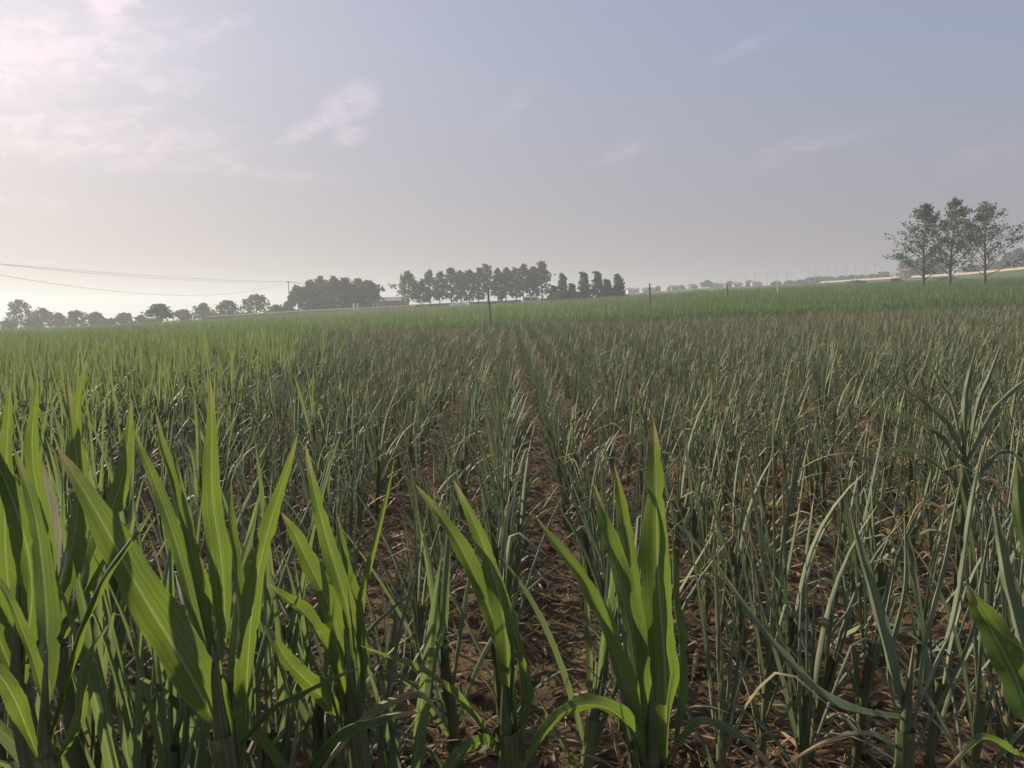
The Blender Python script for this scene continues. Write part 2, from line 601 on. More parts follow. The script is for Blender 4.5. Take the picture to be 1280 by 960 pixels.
def plant_spec(kind, rg):
    """list of pieces of a plant: ('stalk', ...) and ('leaf', kwargs)"""
    U = rg.uniform
    out = []
    lean = (U(-.05, .05), U(-.05, .05))
    if kind == 'grey':
        hs, rad = U(.30, .46), U(.009, .013)
        out.append(('stalk', hs, rad, lean))
        n = rg.integers(12, 16)
        a0 = U(0, 2*PI)
        for i in range(n):
            q = i/(n-1)
            zb = hs*(.10+.90*q)
            az = a0+i*2.5+U(-.5, .5)
            if q < .3:
                dry = U(.4, 1.0) if rg.random() < .7 else 0
                kw = dict(th0=R(U(20, 45)), th1=R(U(70, 140)), L=U(.28, .45), w=U(.011, .02), fold=R(U(40, 75)), dry=dry, tip=.7, kink=(U(.4, .6) if rg.random() < .5 else 0))
            elif q < .6:
                kw = dict(th0=R(U(10, 27)), th1=R(U(24, 105)), L=U(.40, .64), w=U(.016, .026), fold=R(U(55, 78)), dry=(U(.3, .6) if rg.random() < .2 else 0), tip=.6, kink=(U(.6, .8) if rg.random() < .22 else 0))
            else:
                kw = dict(th0=R(U(2, 13)), th1=R(U(4, 46)), L=U(.36, .62), w=U(.018, .029), fold=R(U(55, 80)), dry=(.15 if rg.random() < .3 else 0), tip=.75, kink=(U(.55, .85) if rg.random() < .16 else 0))
            out.append(('leaf', zb, az, kw, U(-1.2, 1.2)))
    elif kind == 'green':
        hs, rad = U(.40, .58), U(.012, .017)
        out.append(('stalk', hs, rad, lean))
        n = rg.integers(9, 12)
        a0 = U(0, 2*PI)
        for i in range(n):
            q = i/(n-1)
            zb = hs*(.12+.88*q)
            az = a0+i*2.6+U(-.4, .4)
            if q < .25:
                kw = dict(th0=R(U(25, 45)), th1=R(U(80, 130)), L=U(.35, .5), w=U(.025, .04), fold=R(U(25, 50)), dry=U(0, .5), tip=.6)
            elif q < .6:
                kw = dict(th0=R(U(14, 28)), th1=R(U(35, 80)), L=U(.5, .72), w=U(.024, .042), fold=R(U(25, 50)), dry=0, tip=.35)
            else:
                kw = dict(th0=R(U(3, 13)), th1=R(U(8, 34)), L=U(.46, .72), w=U(.024, .042), fold=R(U(25, 55)), dry=0, tip=.25)
            out.append(('leaf', zb, az, kw, U(-.9, .9)))
    return out


def stalk_pts(h, lean, n=5):
    t = np.linspace(0, 1, n)
    return np.c_[lean[0]*t**1.4, lean[1]*t**1.4, h*t-.05*(1-t)]


def spec_to_pieces(spec, rg, nseg=8, ncross=3):
    """yield (name, MB) in plant space"""
    _, h, rad, lean = spec[0]
    sp = stalk_pts(h, lean, 6)
    m = MB()
    m.tube(sp, np.array([1.15, 1.1, 1.05, 1.0, .9, .7])*rad, 7, dry=.15)
    # leaf sheaths hugging the stalk
    for z0, z1 in ((.12, .42), (.4, .72), (.7, 1.05)):
        tt = np.linspace(z0, z1, 4)
        q = np.c_[np.interp(tt*h, sp[:, 2], sp[:, 0]), np.interp(tt*h, sp[:, 2], sp[:, 1]), tt*h]
        m.tube(q, rad*np.array([1.12, 1.35, 1.3, 1.5])*(1.1-.3*z0), 7, dry=float(rg.random()*.5*(z0 < .3)), cap=False)
    yield 'stalk', m
    for _, zb, az, kw, tw in spec[1:]:
        m = MB()
        b = (np.interp(zb, sp[:, 2], sp[:, 0])+rad*.6*math.cos(az), np.interp(zb, sp[:, 2], sp[:, 1])+rad*.6*math.sin(az), zb)
        blade(m, b, az, nseg=nseg, ncross=ncross, twist=tw, rg=rg, **kw)
        yield 'leaf', m


def thing_plant(kind, seed):
    rg = np.random.default_rng(seed)
    spec = plant_spec(kind, rg)
    root = empty('corn_plant', (0, 0, 0))
    kids = []
    for name, m in spec_to_pieces(spec, rg, 9, 5 if kind == 'green' else 3):
        o = m.build(name, M['stalk'] if name == 'stalk' else M['leaf_grey' if kind == 'grey' else 'leaf_field'], root)
        kids.append(o)
    CH[root.name] = kids
    kinks = any(s[3].get('kink') for s in spec[1:])
    dries = [s for s in spec[1:] if s[3]['dry'] > .5]
    top = max(s[1]+s[3]['L'] for s in spec[1:])
    root['h'] = top
    return root, kinks, bool(dries), top, len(spec)-1


# field prototypes (one mesh each), kept in a collection of their own that is not in the scene
PROTO = bpy.data.collections.new('field_prototypes')


def field_proto(name, kind, seed, n=1, spread=(0, 0), mat='leaf_grey', nseg=6, scale=1):
    rg = np.random.default_rng(seed)
    big = MB()
    for i in range(n):
        spec = plant_spec(kind, rg)
        off = np.array([rg.uniform(-spread[0], spread[0]), rg.uniform(-spread[1], spread[1]), 0])
        for nm, m in spec_to_pieces(spec, rg, nseg, 3):
            if n > 1 and nm == 'stalk':
                continue
            big.add(np.concatenate(m.v)*scale+off, m.f, np.concatenate(m.uv), np.concatenate(m.dry), 1 if nm == 'stalk' else 0)
    o = big.build(name, [M[mat], M['stalk']], None, link=False)
    PROTO.objects.link(o)
    return o


NG, NN, NF = 9, 7, 5
for i in range(NG):
    field_proto('a_grey_%02d' % i, 'grey', 100+i)
for i in range(NN):
    field_proto('b_green_%02d' % i, 'green', 200+i, mat='leaf_field')
for i in range(NF):
    field_proto('c_far_%02d' % i, 'green', 300+i, n=9, spread=(.75, .55), mat='leaf_far', nseg=4, scale=1.0)

# ---- hero plants of the foreground, blade by blade
HEROES = []


def hero_blade(root, pts, wpx, roll=0, fold=28, mat='leaf_green', tip=.55, dry=0, wav=.16, label=None):
    """pts: (photo px, photo py, forward distance)"""
    P = np.array([np.array(at_px(*p)) for p in pts])
    n = 44
    # Catmull-Rom through the points
    Q = np.vstack([2*P[0]-P[1], P, 2*P[-1]-P[-2]])
    out = []
    segs = len(P)-1
    for t in np.linspace(0, segs-1e-6, n):
        i = int(t)
        f = t-i
        a, b, c, d = Q[i:i+4]
        out.append(.5*((2*b)+(-a+c)*f+(2*a-5*b+4*c-d)*f*f+(-a+3*b-3*c+d)*f**3))
    C = np.array(out)
    tg = np.gradient(C, axis=0)
    tg /= np.linalg.norm(tg, axis=1)[:, None]
    view = C-np.array([0, 0, CAMZ])
    view /= np.linalg.norm(view, axis=1)[:, None]
    s0 = np.cross(tg, view)
    s0 /= np.linalg.norm(s0, axis=1)[:, None]
    n0 = np.cross(s0, tg)
    r = np.linspace(R(roll), R(roll*.5), n)
    side = s0*np.cos(r)[:, None]+n0*np.sin(r)[:, None]
    nrm = -s0*np.sin(r)[:, None]+n0*np.cos(r)[:, None]
    Y = np.mean([p[2] for p in pts])
    w = wpx/FPX*Y*(.72 if wpx < 70 else .85)
    ph = rng.random(3)*6
    C = C+n0*(.006*np.sin(np.linspace(0, 9, n)+ph[0])+.004*np.sin(np.linspace(0, 21, n)+ph[1]))[:, None]*np.linspace(0, 1, n)[:, None]+s0*(.004*np.sin(np.linspace(0, 8, n)+ph[2])*np.linspace(0, 1, n))[:, None]
    t = np.linspace(0, 1, n)
    w = w*(1+.035*np.sin(t*31+ph[0])+.03*rng.normal(size=n)-.28*(rng.random(n) < .035))
    m = MB()
    loc = np.array(root.location)
    sweep(m, C-loc, side, nrm, w*width_prof(t, .5), np.minimum(R(74), R(fold)*np.interp(t, [0, .12, .3, 1], [2.4, 1.9, 1.15, .85])), 7, dry, tip, wav, rg=rng)
    o = m.build('leaf', M[mat], root)
    if label:
        o['label'] = label
    return o


def hero(px, Y, top_py, label, blades, rad=.014, group=None, top_px=None):
    X, z = ground_px(px, Y)
    z = float(soil_h(X, Y))
    root = empty('corn_plant', (X, Y, z))
    tag(root, label, 'corn plant', group)
    top = np.array(at_px(top_px or px, top_py, Y))
    t = np.linspace(0, 1, 8)
    base = np.array([X, Y, z-.05])
    pts = base+(top-base)*t[:, None]+np.c_[np.sin(t*PI)*.012, t*0, t*0]
    mean_tip = np.mean([np.array(at_px(*b['pts'][1])) for b in blades[:3]], axis=0)
    up = (mean_tip-top)*.4+np.array([0, 0, .12])
    pts = np.vstack([pts, top+up*.4, top+up])
    m = MB()
    m.tube(pts-np.array(root.location), rad*np.array([1.2, 1.15, 1.1, 1.05, 1.0, .95, .9, .85, .55, .12]), 10, dry=.05)
    for a, b in ((.15, .5), (.42, .78), (.7, .98)):
        tt = np.linspace(a, b, 5)
        q = base+(top-base)*tt[:, None]+np.c_[np.sin(tt*PI)*.012, tt*0, tt*0]
        m.tube(q-np.array(root.location), rad*np.array([1.15, 1.4, 1.45, 1.4, 1.5]), 10, dry=.1, cap=False)
    m.build('stalk', M['stalk'], root)
    for b in blades:
        hero_blade(root, **b)
    HEROES.append((X, Y))
    return root


def B(*pts, w, Y=1.5, roll=0, fold=28, mat='leaf_green', tip=.55, dry=0, wav=.2, label=None):
    return dict(pts=[(p[0], p[1], p[2] if len(p) > 2 else Y) for p in pts], wpx=w, roll=roll, fold=fold, mat=mat, tip=tip, dry=dry, wav=wav, label=label)


Y = 1.32
hero(275, Y, 905, 'broad-leaved green corn plant glowing against the light, front left of the field', [
    B((287, 940), (225, 820, Y-.04), (155, 705, Y-.06), (72, 560, Y-.05), w=80, Y=Y, roll=25, fold=20, label='widest leaf with a pale midrib'),
    B((282, 810), (278, 700, Y+.02), (264, 600, Y+.03), (262, 472, Y+.05), w=50, Y=Y, roll=-20, fold=25),
    B((268, 850), (240, 720, Y-.05), (216, 620, Y-.06), (198, 520, Y-.07), w=48, Y=Y, roll=62, fold=40, tip=.6),
    B((305, 960), (313, 800, Y), (332, 670, Y), (373, 543, Y), w=46, Y=Y, roll=-35, fold=22),
    B((262, 840), (232, 720, Y+.05), (196, 610, Y+.08), (172, 540, Y+.1), w=34, Y=Y, roll=10),
    B((300, 930), (340, 882, Y-.05), (395, 858, Y-.1), (452, 832, Y-.15), w=24, Y=Y, roll=70, fold=55, tip=.5),
    B((290, 880), (300, 790, Y+.06), (292, 690, Y+.1), (290, 600, Y+.12), w=34, Y=Y, roll=50),
], rad=.017)
Y = 1.2
hero(55, Y, 930, 'corn plant with long folded narrow leaf crossing the broad-leaved plant at the left edge', [
    B((58, 930), (92, 810, Y-.05), (135, 712, Y-.06), (190, 636, Y-.05), w=34, Y=Y, roll=30, fold=58, tip=.5),
    B((60, 960), (50, 850, Y), (20, 770, Y), (-20, 700, Y), w=30, Y=Y, roll=20, fold=40),
    B((65, 960), (95, 900, Y-.05), (105, 840, Y-.05), (135, 780, Y-.05), w=28, Y=Y, roll=20),
    B((50, 950), (20, 880, Y-.1), (-10, 830, Y-.1), (-40, 800, Y-.1), w=40, Y=Y, roll=0),
    B((52, 900), (60, 780, Y+.1), (45, 660, Y+.15), (20, 560, Y+.2), w=48, Y=Y, roll=15),
], rad=.014)
Y = 1.5
hero(20, Y, 850, 'tall corn plant with wide upright leaves at the far left of the front row', [
    B((25, 860), (40, 740, Y), (20, 640, Y), (-15, 540, Y), w=64, Y=Y, roll=10),
    B((30, 840), (10, 720, Y), (5, 600, Y), (15, 480, Y), w=48, Y=Y, roll=-30),
    B((35, 840), (80, 720, Y), (98, 600, Y), (84, 465, Y), w=46, Y=Y, roll=45),
    B((20, 850), (-20, 760, Y), (-60, 700, Y), (-90, 690, Y), w=50, Y=Y),
    B((35, 830), (60, 700, Y+.1), (40, 560, Y+.1), (45, 470, Y+.1), w=36, Y=Y, roll=-10),
], rad=.017)
Y = 1.75
hero(70, Y, 800, 'corn plant with whitish withered upright leaves among green ones at the left', [
    B((66, 800), (60, 720, Y), (64, 640, Y), (52, 575, Y), w=42, Y=Y, roll=10, fold=20, mat='leaf_pale', label='whitish withered leaf'),
    B((72, 790), (72, 730, Y), (84, 690, Y), (99, 652, Y), w=22, Y=Y, roll=40, fold=40, mat='leaf_pale', label='small whitish leaf bent to the side'),
    B((75, 800), (120, 690, Y), (150, 600, Y), (165, 500, Y), w=44, Y=Y, roll=20),
    B((70, 800), (110, 660, Y+.1), (95, 540, Y+.1), (110, 450, Y+.1), w=38, Y=Y, roll=-50),
    B((70, 810), (30, 740, Y), (10, 690, Y), (0, 640, Y), w=36, Y=Y),
], rad=.013)
Y = 1.62
hero(442, Y, 890, 'dark green corn plant with fanned leaves beside the tan drooping leaf tips', [
    B((448, 900), (440, 790, Y), (408, 670, Y), (383, 556, Y), w=46, Y=Y, roll=-10, fold=32),
    B((436, 860), (412, 760, Y-.03), (380, 690, Y-.05), (350, 642, Y-.06), w=46, Y=Y, roll=20, fold=26),
    B((432, 890), (405, 810, Y-.06), (375, 760, Y-.1), (336, 730, Y-.12), w=42, Y=Y, roll=48, fold=35),
    B((455, 850), (452, 770, Y), (466, 690, Y), (493, 572, Y), w=24, Y=Y, roll=-20, fold=45),
    B((432, 910), (400, 870, Y-.05), (365, 830, Y-.1), (335, 785, Y-.1), w=44, Y=Y, roll=20),
    B((450, 880), (446, 790, Y+.05), (430, 700, Y+.05), (418, 640, Y+.05), w=38, Y=Y, roll=50, fold=40),
], rad=.017)
Y = 1.40
hero(360, Y, 1000, 'low corn plant with long leaf drooping to a tan tip at the front edge', [
    B((362, 990), (420, 915, Y-.05), (475, 896, Y-.06), (524, 892, Y-.06), w=40, Y=Y, roll=55, fold=45, tip=1.2, label='leaf drooping to a tan tip'),
    B((372, 1000), (450, 900, Y+.1), (505, 868, Y+.1), (530, 872, Y+.08), (552, 900, Y+.06), w=22, Y=Y, roll=40, dry=.5, tip=.9, label='tan dried leaf'),
    B((355, 990), (330, 930, Y), (300, 900, Y), (262, 890, Y), w=30, Y=Y, roll=50),
], rad=.012)
Y = 1.62
hero(632, Y, 905, 'green corn plant with three narrow blades leaning left at the front of the furrow', [
    B((644, 920), (622, 790, Y), (578, 690, Y), (520, 606, Y), w=50, Y=Y, roll=18, fold=34),
    B((640, 930), (632, 780, Y-.03), (606, 690, Y-.03), (568, 598, Y-.03), w=46, Y=Y, roll=-20, fold=30),
    B((650, 930), (648, 830, Y+.04), (622, 730, Y+.05), (584, 640, Y+.05), w=36, Y=Y, roll=55, fold=40),
    B((642, 920), (656, 880, Y), (660, 850, Y), (640, 780, Y), w=24, Y=Y, roll=30),
    B((625, 940), (575, 880, Y-.1), (520, 835, Y-.15), (448, 806, Y-.2), w=26, Y=Y, roll=60, fold=50, tip=.5),
    B((630, 950), (600, 930, Y-.1), (560, 960, Y-.15), (540, 1000, Y-.15), w=34, Y=Y, roll=40, dry=.1, tip=.6),
], rad=.018)
Y = 1.45
hero(815, Y, 945, 'corn plant with tall broad dark blade, the largest in the middle of the front', [
    B((832, 990), (832, 840, Y), (822, 680, Y), (815, 522, Y), w=72, Y=Y, roll=-28, fold=30, label='tall broad dark blade'),
    B((806, 930), (792, 800, Y-.03), (768, 690, Y-.02), (741, 602, Y), w=52, Y=Y, roll=25, fold=28),
    B((815, 900), (802, 790, Y+.02), (782, 670, Y+.04), (769, 582, Y+.05), w=44, Y=Y, roll=-10, fold=34),
    B((808, 970), (775, 840, Y-.05), (728, 730, Y-.07), (672, 645, Y-.07), w=48, Y=Y, roll=40, fold=36),
    B((812, 985), (782, 905, Y-.08), (738, 880, Y-.11), (690, 905, Y-.12), (640, 990, Y-.1), w=42, Y=Y, roll=35, fold=35, tip=.3),
    B((825, 960), (870, 900, Y-.05), (930, 920, Y-.08), (985, 990, Y-.1), w=24, Y=Y, roll=50, dry=.3, tip=.7),
    B((840, 950), (850, 820, Y+.06), (842, 740, Y+.08), (838, 660, Y+.1), w=32, Y=Y, roll=60, fold=45),
], rad=.019)
Y = 1.7
hero(1132, Y, 905, 'yellowish corn plant with stiff narrow curled leaves at the front right', [
    B((1135, 920), (1112, 830, Y), (1088, 740, Y), (1064, 636, Y), w=42, Y=Y, roll=30, fold=48, mat='leaf_grey'),
    B((1140, 920), (1155, 800, Y), (1182, 690, Y), (1206, 590, Y), w=26, Y=Y, roll=20, fold=65, mat='leaf_grey', tip=.5),
    B((1138, 910), (1188, 790, Y), (1214, 650, Y), (1227, 556, Y), w=26, Y=Y, roll=-20, fold=60, mat='leaf_grey', tip=.5),
    B((1140, 940), (1205, 810, Y), (1228, 720, Y), (1245, 620, Y), w=22, Y=Y, roll=20, fold=65, mat='leaf_grey', tip=.4),
    B((1128, 900), (1040, 880, Y-.05), (960, 800, Y-.08), (872, 668, Y-.1), w=32, Y=Y, roll=60, fold=55, mat='leaf_grey', tip=.6),
    B((1130, 930), (1110, 840, Y+.05), (1128, 740, Y+.05), (1132, 640, Y+.05), w=24, Y=Y, roll=20, fold=60, mat='leaf_grey'),
    B((1140, 950), (1090, 920, Y), (1040, 925, Y), (980, 960, Y), w=20, Y=Y, roll=40, fold=50, mat='leaf_grey', dry=.5, tip=.6),
], rad=.015)
Y = 1.3
hero(1300, Y, 950, 'corn plant with wide green leaf reaching in from the right edge of the field', [
    B((1310, 960), (1282, 880, Y), (1246, 800, Y), (1211, 730, Y), w=74, Y=Y, roll=25, fold=25),
    B((1300, 900), (1275, 800, Y+.1), (1256, 710, Y+.1), (1237, 626, Y+.1), w=46, Y=Y, roll=30, fold=45, mat='leaf_grey'),
    B((1312, 880), (1300, 740, Y), (1280, 660, Y), (1270, 575, Y), w=52, Y=Y, roll=20, fold=35),
    B((1305, 930), (1340, 840, Y), (1380, 800, Y), (1420, 800, Y), w=50, Y=Y),
    B((1300, 960), (1262, 940, Y-.05), (1225, 925, Y-.08), (1180, 960, Y-.08), w=26, Y=Y, roll=45, fold=45, dry=.2),
], rad=.017)
Y = 3.3
hero(1206, Y, 575, 'dark star-shaped corn plant with leaves splayed wide, right of the furrow', [
    B((1206, 575), (1180, 530, Y), (1150, 500, Y), (1108, 468, Y), w=20, Y=Y, roll=50, fold=35, mat='leaf_grey'),
    B((1204, 580), (1165, 540, Y), (1118, 518, Y), (1066, 505, Y), w=18, Y=Y, roll=60, fold=40, mat='leaf_grey'),
    B((1208, 575), (1235, 520, Y), (1262, 490, Y), (1300, 458, Y), w=18, Y=Y, roll=50, fold=40, mat='leaf_grey'),
    B((1206, 580), (1206, 520, Y), (1210, 480, Y), (1218, 435, Y), w=20, Y=Y, fold=45, mat='leaf_grey'),
    B((1208, 580), (1222, 510, Y), (1236, 470, Y), (1252, 428, Y), w=16, Y=Y, fold=50, mat='leaf_grey'),
    B((1204, 580), (1192, 510, Y), (1178, 480, Y), (1158, 446, Y), w=16, Y=Y, fold=50, mat='leaf_grey'),
    B((1204, 610), (1165, 580, Y), (1130, 562, Y), (1085, 572, Y), w=15, Y=Y, roll=60, fold=45, mat='leaf_grey'),
    B((1210, 610), (1240, 570, Y), (1265, 565, Y), (1290, 585, Y), w=15, Y=Y, roll=60, fold=45, mat='leaf_grey'),
    B((1208, 640), (1230, 600, Y), (1250, 610, Y), (1262, 640, Y), w=12, Y=Y, dry=.8, fold=45, mat='leaf_grey'),
    B((1205, 660), (1185, 590, Y), (1170, 540, Y), (1168, 500, Y), w=14, Y=Y, fold=60, mat='leaf_grey'),
    B((1207, 680), (1222, 620, Y), (1228, 570, Y), (1240, 520, Y), w=14, Y=Y, fold=60, mat='leaf_grey'),
    B((1205, 690), (1180, 640, Y), (1150, 630, Y), (1130, 665, Y), w=12, Y=Y, dry=.7, fold=50, mat='leaf_grey'),
], rad=.013)

# ---- the field: positions along rows
EXTRA = [(115, 1.8, 'green'), (185, 2.05, 'green'), (325, 1.95, 'green'), (395, 2.15, 'green'), (560, 2.3, 'green'), (240, 1.7, 'green'), (150, 1.55, 'green'), (-15, 1.5, 'green'), (95, 1.4, 'green'), (175, 1.45, 'green'), (225, 1.95, 'green'), (285, 1.75, 'green'), (40, 1.85, 'green'), (425, 1.7, 'grey'), (365, 1.8, 'green'),
         (715, 2.15, 'green'), (905, 2.0, 'grey'), (960, 2.35, 'grey'), (1015, 2.05, 'grey'), (1085, 2.3, 'grey'), (1235, 1.9, 'grey'), (1180, 2.2, 'grey'), (480, 1.75, 'green')]
NPROT = 12
protos = {'grey': [thing_plant('grey', 500+i) for i in range(NPROT)], 'green': [thing_plant('green', 600+i) for i in range(8)]}
SPOTS = []
for k in range(-70, 75):
    x0 = row_x(k)
    y = 1.6+rng.random()*.2
    while y < 40:
        y += .205*rng.uniform(.7, 1.45)
        if rng.random() < .08:
            continue
        x = x0+rng.normal(0, .045)
        if abs(x) > .74*y+1.2:
            continue
        SPOTS.append((x, y, k))
near, rest = [], []
for x, y, k in SPOTS:
    if min(math.hypot(x-a, y-b) for a, b in HEROES) < .17:
        continue
    if y < 2.1 and x > -.35:
        continue
    pg = .82*float(smooth(-.35-.20*y, -2.4-.30*y, x+.5*rng.normal()))
    kind = 'green' if rng.random() < pg else 'grey'
    inside = abs(x) < .70*y+.12
    (near if inside else rest).append((x, y, k, kind))
for px, y, kind in EXTRA:
    x = ground_px(px, y)[0]
    near.append((x, y, min(range(-12, 12), key=lambda k: abs(row_x(k)-x)), kind))
near.sort(key=lambda s: math.hypot(s[0], s[1]))
rest += near[286:]
near = near[:286]
def patch(x, y):
    return .88+.26*float(vnoise(np.array([x*.55+9]), np.array([y*.4+5]), 21)[0])


ORD = ['first', 'second', 'third', 'fourth', 'fifth', 'sixth', 'seventh', 'eighth', 'ninth', 'tenth', 'eleventh', 'twelfth']
first_of_row = set()
used = set()
for x, y, k, kind in near:
    i = int(rng.integers(0, len(protos[kind])))
    root, kink, dry, top, nl = protos[kind][i]
    sc = patch(x, y)*float(rng.uniform(.82, 1.13)) * (1.08 if kind == 'green' else 1.0)
    sc = min(sc, 1.2/top)
    if (kind, i) in used:
        o = copy_tree(root)
    else:
        o = root
        used.add((kind, i))
    o.location = (x, y, float(soil_h(x, y)))
    o.rotation_euler = (rng.normal(0, .05), rng.normal(0, .05), rng.uniform(0, 2*PI))
    o.scale = (sc, sc, sc*float(rng.uniform(.95, 1.08)))
    rel = ORD[k] if k >= 0 else ORD[-k-1]
    sd = 'right' if k >= 0 else 'left'
    h = top*sc
    size = 'tall' if h > 1.09 else 'short' if h < .95 else 'mid-height'
    look = 'curled grey-green' if kind == 'grey' else 'broad-leaved green'
    ex = ' with bent tan lower leaves' if dry and kink else ' with dry tan lower leaf' if dry else ' with leaf tips snapped over' if kink else ''
    if k not in first_of_row:
        first_of_row.add(k)
        lab = '%s corn plant at the front end of %s row %s of furrow' % (look, rel, sd)
    else:
        dist = 'near half' if y < 4.4 else 'far half'
        lab = '%s %s corn plant%s, %s row %s of furrow' % (size, look, ex, rel, sd)
    tag(o, lab, 'corn plant', 'corn plants in the near rows: ' + lab)
for kind in protos:
    for i, p in enumerate(protos[kind]):
        if (kind, i) not in used:
            for c in CH[p[0].name]:
                bpy.data.objects.remove(c)
            bpy.data.objects.remove(p[0])


def scatter(name, pts, rots, scls, picks, label):
    me = bpy.data.meshes.new(name)
    me.from_pydata(pts, [], [])
    a = me.attributes.new('rot', 'FLOAT_VECTOR', 'POINT')
    a.data.foreach_set('vector', np.asarray(rots, np.float32).ravel())
    a = me.attributes.new('scl', 'FLOAT_VECTOR', 'POINT')
    a.data.foreach_set('vector', np.asarray(scls, np.float32).ravel())
    a = me.attributes.new('pick', 'INT', 'POINT')
    a.data.foreach_set('value', np.asarray(picks, np.int32))
    o = bpy.data.objects.new(name, me)
    COL.objects.link(o)
    ng = bpy.data.node_groups.new(name+'_nodes', 'GeometryNodeTree')
    ng.interface.new_socket('Geometry', in_out='INPUT', socket_type='NodeSocketGeometry')
    ng.interface.new_socket('Geometry', in_out='OUTPUT', socket_type='NodeSocketGeometry')
    gi, go = ng.nodes.new('NodeGroupInput'), ng.nodes.new('NodeGroupOutput')
    ci = ng.nodes.new('GeometryNodeCollectionInfo')
    ci.inputs[0].default_value = PROTO
    ci.inputs[1].default_value = True
    ci.inputs[2].default_value = True
    ip = ng.nodes.new('GeometryNodeInstanceOnPoints')
    L = ng.links.new
    L(gi.outputs[0], ip.inputs['Points'])
    L(ci.outputs[0], ip.inputs['Instance'])
    ip.inputs['Pick Instance'].default_value = True

    def attr(nm, dt):
        n = ng.nodes.new('GeometryNodeInputNamedAttribute')
        n.data_type = dt
        n.inputs[0].default_value = nm
        return n.outputs[0]
    L(attr('pick', 'INT'), ip.inputs['Instance Index'])
    e = ng.nodes.new('FunctionNodeEulerToRotation')
    L(attr('rot', 'FLOAT_VECTOR'), e.inputs[0])
    L(e.outputs[0], ip.inputs['Rotation'])
    L(attr('scl', 'FLOAT_VECTOR'), ip.inputs['Scale'])
    L(ip.outputs[0], go.inputs[0])
    md = o.modifiers.new('scatter', 'NODES')
    md.node_group = ng
    tag(o, label, 'corn field', kind='stuff')
    return o


P_, R_, S_, K_ = [], [], [], []
for x, y, k, kind in rest:
    s = patch(x, y)*rng.uniform(.80, 1.15)*(1.08 if kind == 'green' else 1.0)
    s = min(s, 1.08 if kind == 'green' else 1.2)
    P_.append((x, y, float(soil_h(x, y))))
    R_.append((rng.normal(0, .05), rng.normal(0, .05), rng.uniform(0, 2*PI)))
    S_.append((s, s, s*rng.uniform(.93, 1.1)))
    K_.append(int(rng.integers(0, NG)) if kind == 'grey' else NG+int(rng.integers(0, NN)))
scatter('corn_rows', P_, R_, S_, K_, 'grey-green drought-curled corn rows running back from the near plants')

P_, R_, S_, K_ = [], [], [], []
yy = 38.0
while yy < 185:
    step = 1.0 if yy < 90 else 1.3
    x = -.74*yy-3
    while x < .74*yy+3:
        x += step*1.25*rng.uniform(.8, 1.2)
        y = yy+rng.uniform(-.4, .4)*step
        edge = 41 + 6*math.sin(x*.05+1.2)+3*vnoise(np.array([x*.12]), np.array([3.3]), 5)[0]-(14*float(smooth(-3, -12, x)))
        if y < edge:
            continue
        q = x/y
        lim = 150 if q > -.30 else 112+(q+.75)*30
        if q > .2:
            lim = 125
        if y > lim+8*rng.random():
            continue
        s = rng.uniform(.85, 1.15)*1.05
        P_.append((x, y, float(terrain(x, y))))
        R_.append((0, 0, rng.uniform(0, 2*PI)))
        S_.append((s*1.1, s*1.1, s*rng.uniform(.78, 1.0)))
        K_.append(NG+NN+int(rng.integers(0, NF)))
    yy += step
scatter('far_corn', P_, R_, S_, K_, 'lusher green corn field beyond the grey-green rows')

# ---- soil clods and dry leaf litter
cl = MB()
t_ = (1+5**.5)/2
ico = np.array([(-1, t_, 0), (1, t_, 0), (-1, -t_, 0), (1, -t_, 0), (0, -1, t_), (0, 1, t_), (0, -1, -t_), (0, 1, -t_), (t_, 0, -1), (t_, 0, 1), (-t_, 0, -1), (-t_, 0, 1)])/1.9
icof = [(0, 11, 5), (0, 5, 1), (0, 1, 7), (0, 7, 10), (0, 10, 11), (1, 5, 9), (5, 11, 4), (11, 10, 2), (10, 7, 6), (7, 1, 8), (3, 9, 4), (3, 4, 2), (3, 2, 6), (3, 6, 8), (3, 8, 9), (4, 9, 5), (2, 4, 11), (6, 2, 10), (8, 6, 7), (9, 8, 1)]
for i in range(5200):
    y = 2.0+8*rng.random()**1.5
    x = rng.uniform(-.72*y-.2, .72*y+.2)
    r = .006+.026*rng.random()**2.5
    v = ico*(1+rng.uniform(-.32, .32, (12, 1)))*r*np.array([1, rng.uniform(.7, 1.2), rng.uniform(.5, .9)])
    cl.add(v+np.array([x, y, float(soil_h(x, y))+r*.15]), icof)
o = cl.build('soil_clods', M['clod'], smooth_=False)
tag(o, 'crumbled brown soil clods lying between the corn rows', 'soil', kind='stuff')
lt = MB()
for i in range(9500):
    y = 2.0+10*rng.random()**1.4
    x = rng.uniform(-.72*y-.2, .72*y+.2)
    if rng.random() < .6:
        kk = round((x-ROW0-.3)/ROWS)
        x = row_x(kk)+rng.normal(0, .16)
    L_ = .03+.25*rng.random()**1.7
    blade(lt, (x, y, float(soil_h(x, y))+rng.uniform(.0, .035)), rng.uniform(0, 2*PI), R(rng.uniform(62, 95)), R(rng.uniform(80, 120)), L_, rng.uniform(.003, .014) if rng.random() < .8 else rng.uniform(.014, .035), R(rng.uniform(5, 60)), nseg=5, ncross=3,
          dry=.75*rng.random()**1.6, tip=.3, twist=rng.uniform(-3, 3))
o = lt.build('dry_litter', M['litter'])
tag(o, 'dead tan leaf strips littering the soil between corn rows', 'leaf litter', kind='stuff')


